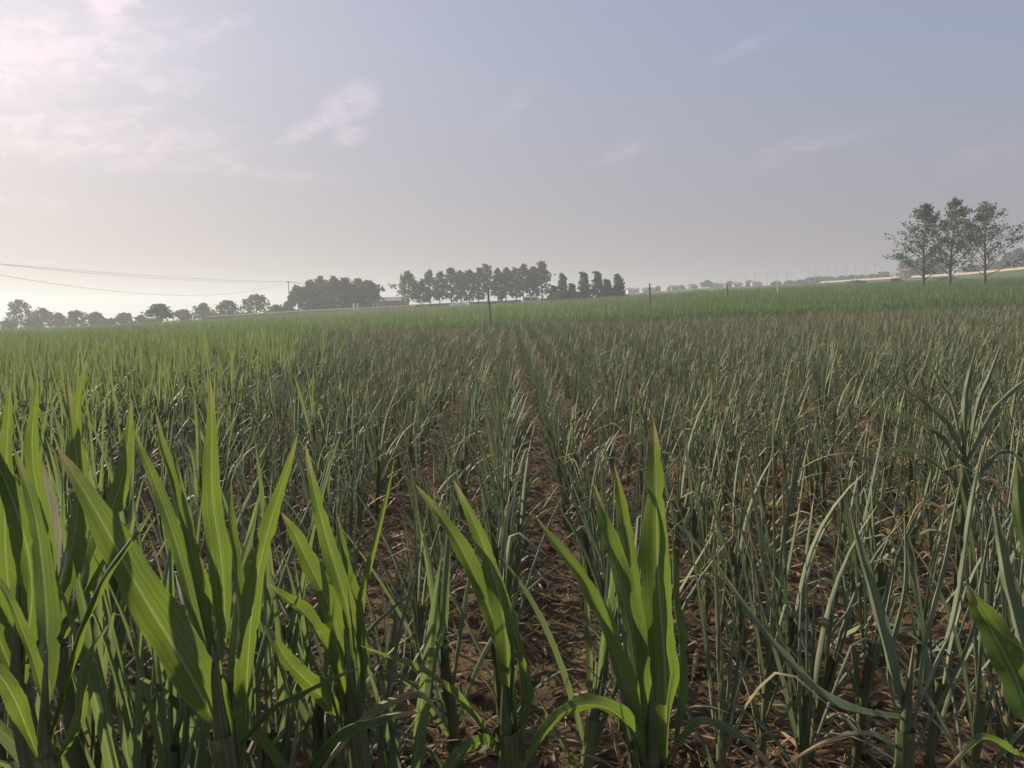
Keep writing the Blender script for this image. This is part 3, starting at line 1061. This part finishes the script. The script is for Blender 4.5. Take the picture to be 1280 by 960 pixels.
# ------------------------------------------------------------------ trees
def tree(name, label, px, top_py, Yd, wpx, style, mat, group=None, cat='tree', base_drop=0, ncl=None, seed=0, gap=.15, leaf=None):
    rg = np.random.default_rng(seed+int(px*7))
    X, z = ground_px(px, Yd)
    H = height_px(px, top_py, Yd)+base_drop
    rad = wpx/FPX*Yd/2
    root = empty(name, (X, Yd, z-base_drop))
    tag(root, label, cat, group)
    tk = MB()
    tips = []
    lean = rg.normal(0, .02, 2)
    tr_ = max(.05, H*.016)
    if style == 'bush':
        for i in range(7):
            a, l = rg.uniform(0, 2*PI), rg.uniform(.5, .95)
            e = np.array([math.cos(a)*rad*.7*rg.random(), math.sin(a)*rad*.7*rg.random(), H*l])
            t = np.linspace(0, 1, 4)
            tk.tube(np.c_[e[0]*t, e[1]*t, e[2]*t**.9-.05], tr_*.6*(1.05-t*.85), 5)
            tips += [e*q for q in (.35, .55, .75, .95)]
    else:
        t = np.linspace(0, 1, 9)
        tr_pts = np.c_[lean[0]*H*t+.02*H*np.sin(t*5+rg.random()*6)*t, lean[1]*H*t, H*.96*t-.1]
        tk.tube(tr_pts, tr_*(1.15-t*1.02), 8)
        nb = {'poplar': 24, 'airy': 34, 'round': 20, 'cone': 26}[style]
        lump = rg.uniform(.55, 1.2, (7, 9))

        def env(q, a):
            """crown radius at height fraction q above the clear trunk"""
            q = np.clip(q, 0, 1)
            l = lump[np.minimum(6, (q*7).astype(int)), (np.asarray(a)/(2*PI)*9).astype(int) % 9]
            if style == 'round':
                r = np.sqrt(np.clip(1-(1.75*q-.75)**2, 0, 1))
            elif style == 'poplar':
                r = 1.1*np.minimum(1, .62+.9*q)*np.clip(1.03-q**5, 0, 1)
            elif style == 'airy':
                r = 1.25*np.sin(PI*np.clip(q*.84+.13, 0, 1))**.7
            else:
                r = 1.1*np.minimum(1, .5+3*q)*(1.03-q)
            return rad*r*l
        for i in range(nb):
            q = gap+(1-gap)*(i+rg.random())/nb
            a = (i*2.4+rg.uniform(-.5, .5)) % (2*PI)
            b = np.array([np.interp(q, t, tr_pts[:, 0]), np.interp(q, t, tr_pts[:, 1]), np.interp(q, t, tr_pts[:, 2])])
            qq = (q-gap)/(1-gap)
            up = {'round': .45, 'poplar': .85, 'airy': .85, 'cone': .45}[style]*rg.uniform(.7, 1.3)
            hc = H*(1-gap)
            l = rad*1.3
            for _ in range(14):     # shorten the limb until it ends inside the crown
                if l <= float(env(np.array(qq+up*l/hc), a))*rg.uniform(.85, 1.1) and qq+up*l/hc < 1.0:
                    break
                l *= .86
            d = np.array([math.cos(a), math.sin(a), up])
            s = np.linspace(0, 1, 5)
            e = b+d*l*s[:, None]+np.c_[s*0, s*0, -.10*l*s*s]
            tk.tube(e, tr_*.38*(1-q*.6)*(1.05-.9*s), 5)
            tips += [e[4], e[2]]
            for k in range(5 if style == 'airy' else 4):
                w = rg.uniform(.25, 1.0)
                o = b+d*l*w+np.array([0, 0, -.10*l*w*w])
                dd = d+rg.normal(0, .75, 3)
                dd[2] = abs(dd[2])*.8
                dd /= np.linalg.norm(dd)
                tw = dd*(.30*l+.10*rad)*rg.uniform(.5, 1.2)
                if Yd < 120:
                    tk.tube(np.array([o, o+tw*.5, o+tw]), np.array([.16, .11, .03])*tr_, 4, cap=False)
                tips += [o+tw, o+tw*.6]
        tips += [tr_pts[-1], tr_pts[-1]*.97+tr_pts[-2]*.03, tr_pts[-2]]
    trunk = tk.build('trunk', M['bark'], root)
    tips = np.array(tips)
    per = max(4, int((ncl or 20)*(.42 if style in ('airy',) else .34 if style in ('round', 'poplar', 'cone') else 1)))
    ls = leaf or max(.10, Yd*.0019)
    n = len(tips)*per
    c = np.repeat(tips, per, 0)
    spread = {'poplar': .125, 'airy': .095, 'round': .13, 'cone': .12, 'bush': .26}[style]*rad
    tz = (1-.35*np.clip(c[:, 2:]/H, 0, 1)**2)
    c = c+rg.normal(0, 1, (n, 3))*tz*np.array([spread, spread, spread*.85])
    c[:, 2] = np.clip(c[:, 2], .1*H if style != 'bush' else .02*H, H*1.02)
    a1, a2 = rg.normal(0, 1, (n, 3)), rg.normal(0, 1, (n, 3))
    a1 /= np.linalg.norm(a1, axis=1)[:, None]
    a2 = np.cross(a1, a2)
    a2 /= np.linalg.norm(a2, axis=1)[:, None]
    sz = ls*rg.uniform(.6, 1.35, (n, 1))
    a1, a2 = a1*sz, a2*sz*.65
    # pointed leaf: four corners, folded a little
    nr = np.cross(a1, a2)/ls*.35
    V = np.stack([c-a1, c+a2+nr, c+a1, c-a2+nr], 1).reshape(-1, 3)
    F = np.arange(4*n).reshape(-1, 4).tolist()
    me = mesh_from('crown', V, F, np.tile([[.5, 0], [1, .5], [.5, 1], [0, .5]], (n, 1)), np.zeros(4*n), None, M[mat], False)
    o = bpy.data.objects.new('crown', me)
    COL.objects.link(o)
    o.parent = root
    return root


# far left line of round trees
LT = [(24, 375, 32, 'tallest round tree at the left end of the far tree line'),
      (52, 386, 26, 'rounded tree beside the tall tree at the left end of the tree line'),
      (72, 392, 18, 'low flat-topped tree, third from left end of the far tree line'),
      (94, 389, 28, 'wide flat-topped tree in the left part of the far tree line'),
      (118, 391, 20, 'small round tree just before the gap in the tree line'),
      (154, 392, 22, 'small round tree standing just past the gap in the tree line'),
      (176, 395, 18, 'lowest tree of the line, beside the dark round field tree'),
      (228, 388, 26, 'hazy tree just right of the dark round field tree'),
      (253, 380, 26, 'spreading tree with visible trunk, right of the dark round tree'),
      (284, 377, 34, 'wide double-topped tree in the middle of the far left line'),
      (320, 369, 38, 'tall domed tree at the right end of the far left line'),
      (345, 382, 22, 'low tree between the domed tree and the thin tree'),
      (360, 377, 22, 'small tree at the foot of the leaning cable pole')]
for i, (px, ty, w, lab) in enumerate(LT):
    tree('round_tree', lab, px, ty, 165+3*(i % 3), w*1.0, 'round', 'crown_dark', 'trees in the far left line', seed=10+i, gap=.12, ncl=13)
tree('round_tree', 'dark round tree with bare trunk standing alone in the green field', 200, 381, 128, 34, 'round', 'crown_dark', seed=77, gap=.30, ncl=16)
for i, (px, ty, w) in enumerate([(8, 398, 26), (40, 397, 30), (135, 399, 22), (190, 399, 30), (268, 393, 30), (305, 392, 36), (338, 390, 30), (375, 389, 26), (395, 386, 26)]):
    tree('field_bush', ['low bush at the very left end of the tree line', 'low bush under the tallest left tree', 'low bush filling the gap in the left tree line',
                        'low bush behind the lone round field tree', 'low bush below the double-topped tree', 'low bush below the domed tree',
                        'low bush beside the start of the pale track', 'bush at the foot of the thin tree', 'bush in front of the dense grove, beside the track'][i],
         px, ty, 160, w, 'bush', 'crown_dark', 'low bushes along the far left line', cat='bush', seed=30+i, ncl=26)
# dense grove
GV = [(373, 357, 16, 'airy', 'thin sparse tree at the left edge of the dense grove'),
      (388, 351, 24, 'poplar', 'leftmost full tree of the dense grove'), (403, 347, 26, 'poplar', 'tallest tree of the dense grove, left of its middle'),
      (419, 347, 26, 'poplar', 'tree in the middle of the dense grove'), (434, 349, 26, 'poplar', 'tree right of the middle of the dense grove, behind the two white posts'),
      (448, 350, 24, 'poplar', 'rightmost full tree of the dense grove'), (461, 352, 24, 'airy', 'spreading tree with open crown at the right end of the grove')]
for i, (px, ty, w, st, lab) in enumerate(GV):
    tree('grove_tree', lab, px, ty, 166+2*(i % 3), w*1.3, st, 'crown_dark', 'trees of the dense grove', seed=50+i, gap=.06 if st == 'poplar' else .3, ncl=24 if st == 'poplar' else 16)
for i, (px, ty, w) in enumerate([(388, 372, 34), (412, 370, 34), (436, 371, 34), (455, 376, 20)]):
    tree('grove_bush', ['undergrowth bush at the left foot of the grove', 'undergrowth bush under the tallest grove tree', 'undergrowth bush behind the white posts', 'undergrowth bush at the right foot of the grove'][i],
         px, ty, 163, w, 'bush', 'crown_dark', 'undergrowth of the grove', cat='bush', seed=70+i, ncl=34)
# poplar row
PR = [(511, 340, 22), (528, 352, 14), (538, 338, 16), (550, 340, 14), (564, 334, 18), (577, 338, 16), (587, 337, 16), (598, 334, 14), (610, 331, 22), (623, 336, 14), (633, 334, 15), (645, 335, 15), (655, 331, 20), (667, 333, 14), (678, 328, 22)]
PL = ['poplar standing apart at the left end of the row', 'shortest poplar, second in the row', 'slim poplar, third in the row', 'slim poplar, fourth in the row', 'full poplar, fifth in the row',
      'poplar above the pale greenhouse tunnel', 'poplar just right of the pale greenhouse tunnel', 'narrow poplar left of the leaning wooden pole', 'broad poplar right behind the leaning wooden pole',
      'narrow poplar just right of the leaning wooden pole', 'poplar left of the middle of the dense right part of the row', 'poplar in the dense right part of the row', 'broad poplar behind the white van',
      'narrow poplar next to the tallest one', 'tallest poplar at the right end of the row']
for i, ((px, ty, w), lab) in enumerate(zip(PR, PL)):
    tree('poplar_tree', lab, px, ty, 168+2.5*(i % 3), w*1.45, 'poplar', 'crown_mid', 'poplars in a row along the brown wall', seed=90+i, gap=.22, ncl=11)
CT = [(692, 357, 12, 'tiny dark tree at the foot of the tallest poplar'), (704, 343, 17, 'open-crowned tree, first of the group right of the poplars'), (716, 354, 12, 'short tree between two taller ones right of the poplars'),
      (731, 340, 18, 'pointed sparse tree in the group right of the poplars'), (748, 339, 17, 'dense pointed tree, tallest of the group right of the poplars'),
      (760, 349, 14, 'paler short tree in the right group'), (772, 343, 17, 'dark pointed tree at the right end of the group')]
for i, (px, ty, w, lab) in enumerate(CT):
    tree('pointed_tree', lab, px, ty, 150, w*1.5, 'cone', 'crown_mid', 'trees right of the poplars', seed=120+i, gap=.08, ncl=12)
for i, (px, ty, w) in enumerate([(700, 366, 24), (722, 366, 26), (756, 362, 24)]):
    tree('hedge_bush', ['bush under the open-crowned tree', 'bush under the pointed sparse tree', 'bush under the paler short tree'][i], px, ty, 148, w, 'bush', 'crown_mid', 'bushes right of the poplars', cat='bush', seed=130+i, ncl=24)
# three tall airy trees on the right
for i, (px, ty, w, lab) in enumerate([(1153, 256, 62, 'left one of three tall airy trees on the right, leaning branches to the left'),
                                      (1186, 248, 60, 'tallest airy tree, middle of the three on the right'),
                                      (1229, 255, 70, 'right one of the three tall airy trees, widest crown')]):
    tree('airy_tree', lab, px, ty, 92+3*i, w, 'airy', 'crown_airy', 'three tall airy trees', seed=142+i, gap=.15, ncl=18, leaf=.145)
# trees and bushes behind them along the road
RT = [(1132, 326, 20, 'round', 262, 'dark tree behind the brick hut'), (1150, 324, 26, 'round', 264, 'dark tree behind the left airy tree'), (1172, 323, 26, 'round', 266, 'dark tree seen through the middle airy tree'),
      (1256, 316, 14, 'poplar', 270, 'slim dark tree left of the dense right-edge trees'), (1270, 312, 24, 'poplar', 268, 'dense dark tree at the right edge above the road'), (1290, 310, 24, 'poplar', 272, 'dark tree cut by the right edge above the road'),
      (1238, 330, 22, 'round', 290, 'low hazy tree behind the right airy tree'), (1215, 332, 22, 'round', 292, 'low hazy tree right of the middle airy tree')]
for i, (px, ty, w, st, Yd, lab) in enumerate(RT):
    tree('roadside_tree', lab, px, ty, Yd+28, w*1.2, st, 'crown_dark', 'dark trees behind the road', seed=160+i, gap=.1, ncl=16)
RB = [(1119, 349, 14, 190), (1108, 354, 26, 180), (1178, 348, 34, 175), (1200, 350, 34, 172), (1250, 350, 40, 170), (1276, 352, 30, 165), (1070, 352, 26, 200), (1225, 351, 30, 172)]
RBL = ['dark bush just below the brick hut', 'low wide bush on the slope left of the airy trees', 'bush between the left and middle airy trunks', 'tall bush behind the middle airy trunk', 'wide bush on the slope right of the airy trees',
       'bush at the right edge of the slope', 'low bush on the slope below the pale parapet', 'bush behind the right airy trunk']
for i, ((px, ty, w, Yd), lab) in enumerate(zip(RB, RBL)):
    tree('slope_bush', lab, px, ty, Yd, w, 'bush', 'crown_dark', 'bushes on the right slope', cat='bush', seed=180+i, ncl=24)
FT = [(884, 351, 14), (912, 352, 10), (936, 351, 9), (868, 356, 7), (852, 357, 7), (838, 358, 6), (1012, 346, 8), (1023, 345, 12), (1036, 345, 10), (1052, 344, 10), (1064, 343, 10), (1076, 343, 8), (1090, 342, 10), (1104, 339, 12), (822, 358, 6), (1000, 349, 8), (985, 350, 8), (970, 351, 7)]
FL = ['round dark tree standing clear on the horizon, right of the first wooden pole', 'small tree on the horizon behind the short dark pole', 'small tree beside the white house on the horizon']
for i, (px, ty, w) in enumerate(FT):
    if px > 960:
        w, ty = w*1.7, ty+1.5
    lab = FL[i] if i < 3 else 'tiny hazy tree on the horizon behind the red-roofed houses' if px < 900 else 'tiny hazy tree on the horizon among the far utility poles'
    tree('horizon_tree', lab, px, ty, 380, w*1.1, 'round', 'crown_dark', 'tiny trees on the horizon' if i < 3 else lab, seed=200+i, gap=.1, ncl=9, leaf=.5)


# ------------------------------------------------------------------ poles and cables
def plain_pole(px0, py_top, Yd, lean_px, rad, mat, label, cap=False):
    X, z = ground_px(px0, Yd)
    top = np.array(at_px(px0+lean_px, py_top, Yd))
    root = empty('wooden_pole' if mat == 'pole' else 'pale_post', (X, Yd, z))
    tag(root, label, 'pole')
    b = np.array([X, Yd, z])
    t = np.linspace(0, 1, 6)
    m = MB()
    m.tube((top-b)*t[:, None]-np.array([0, 0, .2])*(1-t)[:, None], rad*(1.1-.25*t), 9)
    m.build('shaft', M[mat], root)
    m = MB()
    e = top-b
    m.tube([e-np.array([0, 0, .02]), e+np.array([0, 0, .06])], rad*.95, 9)
    m.tube([e-np.array([rad*2.6, 0, .35]), e+np.array([rad*2.6, 0, -.35])], rad*.35, 6)
    m.build('pole_cap', M[mat], root)
    return root


plain_pole(614, 361, 45, -4, .055, 'pole', 'leaning dark wooden pole in front of the poplar row')
plain_pole(813, 355, 62, -1, .075, 'pole', 'upright dark pole in the green field right of the tree group')
plain_pole(909, 357, 75, 0, .075, 'pole', 'short dark pole between the upright dark pole and pale post')
plain_pole(971, 352, 88, 2, .07, 'pole_pale', 'thin pale post in the green field')
for k, (px, lab) in enumerate([(442.5, 'left one of two small white posts before the grove'), (447.5, 'right one of two small white posts before the grove')]):
    Yd = 140
    X, z = ground_px(px, Yd)
    root = empty('boundary_post', (X, Yd, z))
    tag(root, lab, 'post', 'two white posts')
    m = MB()
    m.tube([(0, 0, -.1), (0, 0, 1.0), (0, 0, 2.1)], .16, 8)
    m.build('shaft', M['white_wall'], root)
    m = MB()
    m.tube([(0, 0, 2.1), (0, 0, 2.16), (0, 0, 2.3)], np.array([.2, .2, .08]), 8)
    m.build('post_cap', M['white_wall'], root)


def utility_pole(px, py_top, Yd, label, rz=0, rad=.13, arms=1, group=None):
    X, z = ground_px(px, Yd)
    h = height_px(px, py_top, Yd)
    root = empty('utility_pole', (X, Yd, z), rz)
    tag(root, label, 'utility pole', group)
    m = MB()
    t = np.linspace(0, 1, 5)
    m.tube(np.c_[t*0, t*0, -.2+(h+.2)*t], rad*(1.15-.45*t), 9)
    m.build('shaft', M['concrete'], root)
    at = []
    for a in range(arms):
        zc = h-.25-a*1.0
        m = MB()
        m.box((0, -rad*.9, zc), (1.9, .09, .10))
        m.build('crossarm', M['pole'], root)
        for s in (-.85, 0, .85):
            m = MB()
            m.tube([(s, -rad*.9, zc+.05), (s, -rad*.9, zc+.13), (s, -rad*.9, zc+.2), (s, -rad*.9, zc+.28)], np.array([.03, .07, .05, .03]), 8)
            m.build('insulator', M['porcelain'], root)
            c, s_ = math.cos(rz), math.sin(rz)
            at.append(np.array([X+s*c+rad*.9*s_, Yd+s*s_-rad*.9*c, z+zc+.28]))
    return root, at


_, A = utility_pole(-75, 322, 70, 'grey utility pole carrying the cables left of the tree line', R(-58))
_, Bp = utility_pole(362, 352, 175, 'thin grey utility pole rising behind the small trees left of the grove', R(-50))
_, Cp = utility_pole(505, 355, 235, 'grey utility pole behind the leftmost poplar', R(-40))


def cable(a, b, sag, label, rad=.016):
    t = np.linspace(0, 1, 40)
    p = a+(b-a)*t[:, None]
    p[:, 2] -= sag*4*t*(1-t)
    m = MB()
    org = p[0].copy()
    m.tube(p-org, rad, 6)
    o = m.build('power_cable', M['cable'])
    o.location = org
    tag(o, label, 'cable')


cable(A[0], Bp[0], .5, 'upper power cable stretched almost straight over the left trees')
cable(A[1], Bp[1], .9, 'second power cable running just below the straight upper cable')
cable(A[2]+np.array([0, 0, -.5]), Bp[2]+np.array([0, 0, -.1]), 3.1, 'lowest power cable sagging deeply over the left trees')
for i in range(3):
    cable(Bp[i], Cp[i], [.8, 1.0, 2.0][i], ['upper power cable from the thin pole across the grove', 'middle power cable from the thin pole across the grove', 'lowest power cable from the thin pole sagging behind the grove'][i], .02)
UP = [(932, 345), (943, 342), (958, 343), (971, 341), (983, 341), (1010, 338), (1018, 336), (1033, 337), (1044, 336), (1056, 334), (1068, 335), (1080, 333), (1092, 330), (1121, 318), (1101, 334), (1205, 318), (1262, 312)]
for i, (px, ty) in enumerate(UP):
    lab = 'taller grey utility pole rising left of the brick hut trees' if px == 1121 else 'grey utility pole between the middle and right airy trees' if px == 1205 else 'pale utility pole before the dense right-edge trees' if px == 1262 else 'tiny far utility pole in the line along the road'
    utility_pole(px, ty, 330 if px < 1110 else 255, lab, R(20), .10, 1, None if px in (1121, 1205, 1262) else 'tiny far utility poles along the road')


# ------------------------------------------------------------------ walls and buildings
def wall_thing(name, label, cat, pxs, Yds, h, thick, mat, lift=0, coping=None):
    pts = [(*ground_px(p, y), y) for p, y in zip(pxs, Yds)]
    P = np.array([(x, y, z) for x, z, y in pts])
    t = np.linspace(0, len(P)-1, 24)
    C = np.array([[np.interp(q, range(len(P)), P[:, i]) for i in range(3)] for q in t])
    C[:, 2] = [float(terrain(a, b)) for a, b in C[:, :2]]
    root = empty(name, C[0])
    tag(root, label, cat)

    def strip(z0, z1, th, nm, mt):
        m = MB()
        V, F = [], []
        for i, c in enumerate(C):
            q = c-C[0]
            d = C[min(i+1, 23)]-C[max(i-1, 0)]
            n = np.array([-d[1], d[0], 0])
            n = n/np.linalg.norm(n)*th/2
            for s, zz in ((-1, z0), (1, z0), (1, z1), (-1, z1)):
                V.append(q+n*s+np.array([0, 0, zz]))
            if i:
                a = (i-1)*4
                for j in range(4):
                    k = (j+1) % 4
                    F.append((a+j, a+k, a+4+k, a+4+j))
        F += [(0, 3, 2, 1), (92, 93, 94, 95)]
        m.add(V, F)
        m.build(nm, mt, root, smooth_=False)
    strip(lift-.4, lift+h, thick, 'wall', mat)
    strip(lift+h+.003, lift+h+.15, thick+.12, 'coping', coping or mat)
    return root


wall_thing('brick_wall', 'long low brown brick wall behind the poplar row', 'wall', (486, 560, 640, 700), (182, 184, 186, 188), 1.7, .3, M['brown_wall'], 0, M['roof_grey'])
EMB = [(985, 355.5, 440), (1010, 354.5, 400), (1060, 351.5, 330), (1120, 348, 275), (1180, 345, 235), (1212, 343, 218), (1262, 338.5, 195), (1340, 331, 170)]
EP = np.array([np.array(at_px(*e)) for e in EMB])
tt = np.linspace(0, len(EP)-1, 40)
EC = np.array([[np.interp(q, range(len(EP)), EP[:, i]) for i in range(3)] for q in tt])
ED = np.gradient(EC, axis=0)
EN = np.c_[ED[:, 1], -ED[:, 0]]
EN /= np.linalg.norm(EN, axis=1)[:, None]
EN *= np.sign(EN[:, :1])        # points to the right, away from the field


def strip_mesh(offs, name, mat):
    m = MB()
    V = []
    for c, n in zip(EC, EN):
        for off, dz in offs:
            x, y = c[0]+n[0]*off, c[1]+n[1]*off
            V.append((x, y, c[2]+dz if dz is not None else float(terrain(x, y))-.5))
    k = len(offs)
    F = [(i*k+j, i*k+j+1, (i+1)*k+j+1, (i+1)*k+j) for i in range(len(EC)-1) for j in range(k-1)]
    m.add(V, F)
    return m.build(name, mat)


tag(strip_mesh([(-15, None), (-9, -2.2), (-4, -.6), (-1.2, 0), (8.5, 0), (20, None)], 'embankment', M['verge']), kind='structure')
tag(strip_mesh([(.6, .02), (7.6, .02)], 'road', M['concrete']), kind='structure')
root = empty('road_parapet', EC[0])
tag(root, 'long pale parapet of the raised road across the right slope', 'parapet')
for z0, z1, th, nm, mt in ((-.3, .52, .3, 'wall', 'pale_wall'), (.523, .64, .44, 'coping', 'pale_wall')):
    m = MB()
    V = []
    for c, n in zip(EC, EN):
        for sgn, zz in ((-1, z0), (1, z0), (1, z1), (-1, z1)):
            V.append(c-EC[0]+np.array([n[0]*sgn*th/2, n[1]*sgn*th/2, zz]))
    F = [(i*4+j, i*4+(j+1) % 4, i*4+4+(j+1) % 4, i*4+4+j) for i in range(39) for j in range(4)]+[(0, 3, 2, 1), (156, 157, 158, 159)]
    m.add(V, F)
    m.build(nm, M[mt], root, smooth_=False)


def house(label, px, py_eave, Yd, wpx, depth, roof_h, wall_m, roof_m, nwin=3, name='house', cat='house', rz=0, over=.35, group=None, door=True, hmin=None, base=None):
    X, z = ground_px(px, Yd)
    if base:
        z = at_px(px, base, Yd).z
    h = max(hmin or 1.8, at_px(px, py_eave, Yd).z-z)
    w = wpx/FPX*Yd
    root = empty(name, (X, Yd, z), rz)
    tag(root, label, cat, group)
    m = MB()
    m.box((0, depth/2, h/2-.2), (w, depth, h+.4))
    # gables
    m.add([(-w/2, 0, h), (-w/2, depth, h), (-w/2, depth/2, h+roof_h*.97)], [(0, 2, 1)])
    m.add([(w/2, 0, h), (w/2, depth, h), (w/2, depth/2, h+roof_h*.97)], [(0, 1, 2)])
    m.build('wall', wall_m, root, smooth_=False)
    m = MB()
    o = over
    k = roof_h/(depth/2)
    for sgn in (0, 1):
        e = -o if sgn == 0 else depth+o
        ze = h-o*k+.02
        top, bot = .16, .02
        a = [(-w/2-o, e, ze+bot), (w/2+o, e, ze+bot), (w/2+o, depth/2, h+roof_h+bot), (-w/2-o, depth/2, h+roof_h+bot)]
        b = [(x, y, zz+top-bot) for x, y, zz in a]
        m.add(a+b, [(0, 1, 2, 3), (7, 6, 5, 4), (0, 4, 5, 1), (1, 5, 6, 2), (2, 6, 7, 3), (3, 7, 4, 0)])
    rf = m.build('roof', roof_m, root, smooth_=False)
    ww = min(1.3, w/(nwin+1)*.5)
    xs_ = np.linspace(-w/2, w/2, nwin+2)[1:-1]
    for i, x in enumerate(xs_):
        if door and i == nwin//2:
            m = MB()
            m.box((x, -.04, min(2.0, h*.8)/2), (ww*.8, .08, min(2.0, h*.8)))
            m.build('door', M['door'], root, smooth_=False)
            continue
        f = MB()
        zc, hh = h*.58, min(1.2, h*.42)
        for dx, dz, sx, sz in ((-ww/2, 0, .1, hh+.1), (ww/2, 0, .1, hh+.1), (0, hh/2, ww-.1, .1), (0, -hh/2, ww-.1, .1)):
            f.box((x+dx, -.03, zc+dz), (sx, .1, sz))
        fr = f.build('window', M['white_wall'], root, smooth_=False)
        g = MB()
        g.box((x, -.012, zc), (ww-.102, .02, hh-.102))
        g.build('pane', M['glass'], fr, smooth_=False)
    return root


house('long grey-roofed shed beside the right end of the grove', 484, 376.5, 192, 44, 8, 1.0, M['brown_wall'], M['roof_grey'], 5, 'farm_shed', 'shed')
house('small red brick hut on the road edge left of the airy trees', 1129, 338.5, 262, 10, 2.6, .5, M['brick'], M['roof_red'], 2, 'brick_hut', 'hut', hmin=2, base=348, rz=R(-48))
for i, (px, pe, w, wm, rm, lab) in enumerate([
        (792, 361, 16, 'white_wall', 'roof_grey', 'long pale house on the horizon right of the tree group'),
        (812, 361, 14, 'brown_wall', 'roof_grey', 'brownish house on the horizon behind the upright dark pole'),
        (845, 360, 12, 'brick', 'roof_red', 'reddish house on the horizon between the dark poles'),
        (867, 359, 8, 'brick', 'roof_red', 'small red-roofed house left of the clear round horizon tree'),
        (898, 359, 14, 'white_wall', 'roof_grey', 'white house right of the clear round horizon tree'),
        (922, 358, 12, 'white_wall', 'roof_grey', 'grey-roofed house between two small horizon trees'),
        (946, 357, 14, 'white_wall', 'roof_grey', 'long white house right of the small horizon trees')]):
    house(lab, px, pe+1.5, 375, w*.9, 6, 1.0, M[wm], M[rm], 3, 'house', 'house', hmin=1.6, group='houses on the horizon')


def tunnel(label, px, Yd, wpx, h, depth):
    X, z = ground_px(px, Yd)
    w = wpx/FPX*Yd
    root = empty('greenhouse_tunnel', (X, Yd, z))
    tag(root, label, 'greenhouse')
    a = np.linspace(0, PI, 11)
    prof = np.c_[-np.cos(a)*depth/2, np.sin(a)**.8*h]
    m = MB()
    V = [(x, p[0], p[1]) for x in (-w/2, w/2) for p in prof]
    F = [(i, i+1, i+12, i+11) for i in range(10)]+[tuple(range(10, -1, -1)), tuple(range(11, 22))]
    m.add(V, F)
    m.build('film', M['plastic'], root, smooth_=False)
    for x in np.linspace(-w/2, w/2, 5):
        m = MB()
        m.tube([(x, p[0]*1.01, p[1]*1.01) for p in prof], .05, 5)
        m.build('hoop', M['concrete'], root)
    return root


tunnel('pale greenhouse tunnel in front of the left poplars', 575, 160, 24, 1.5, 4)
tunnel('pale greenhouse tunnel in front of the grey-roofed shed', 474, 165, 30, 1.5, 4)


def van(label, px, Yd):
    X, z = ground_px(px, Yd)
    root = empty('parked_van', (X, Yd, z), R(4))
    tag(root, label, 'van')
    prof = np.array([(-2.3, .45), (2.3, .45), (2.3, 1.05), (1.65, 1.25), (1.1, 1.95), (-2.2, 2.0), (-2.3, 1.8)])
    m = MB()
    n = len(prof)
    V = [(p[0], y, p[1]) for y in (-.85, .85) for p in prof]
    m.add(V, [tuple(range(n)), tuple(range(2*n-1, n-1, -1))]+[(i, i+n, (i+1) % n+n, (i+1) % n) for i in range(n)])
    m.build('body', M['white_wall'], root, smooth_=False)
    for x0, x1 in ((-1.9, -.5), (-.35, .75)):
        m = MB()
        m.box(((x0+x1)/2, -.855, 1.55), (x1-x0, .03, .5))
        m.build('window', M['glass'], root, smooth_=False)
    for x in (-1.4, 1.45):
        for y in (-.78, .78):
            m = MB()
            m.tube([(x, y-.1, .33), (x, y+.1, .33)], .33, 14)
            m.build('wheel', M['cable'], root)


van('white van parked below the right end of the poplar row', 666, 158)

# ------------------------------------------------------------------ evening haze
hb = MB()
hb.box((0, 690, 12.0), (2960, 1560, 44.0))
hz = hb.build('haze', [], None, smooth_=False)
mh, nt, out = new_mat('haze_air')
pv = nn(nt, 'ShaderNodeVolumePrincipled')
pv.inputs['Color'].default_value = (.80, .87, .95, 1)
pv.inputs['Density'].default_value = .0014
pv.inputs['Anisotropy'].default_value = .3
nt.links.new(pv.outputs[0], out.inputs['Volume'])
hz.data.materials.append(mh)
tag(hz, 'pale evening haze over the whole field', 'haze', kind='stuff')
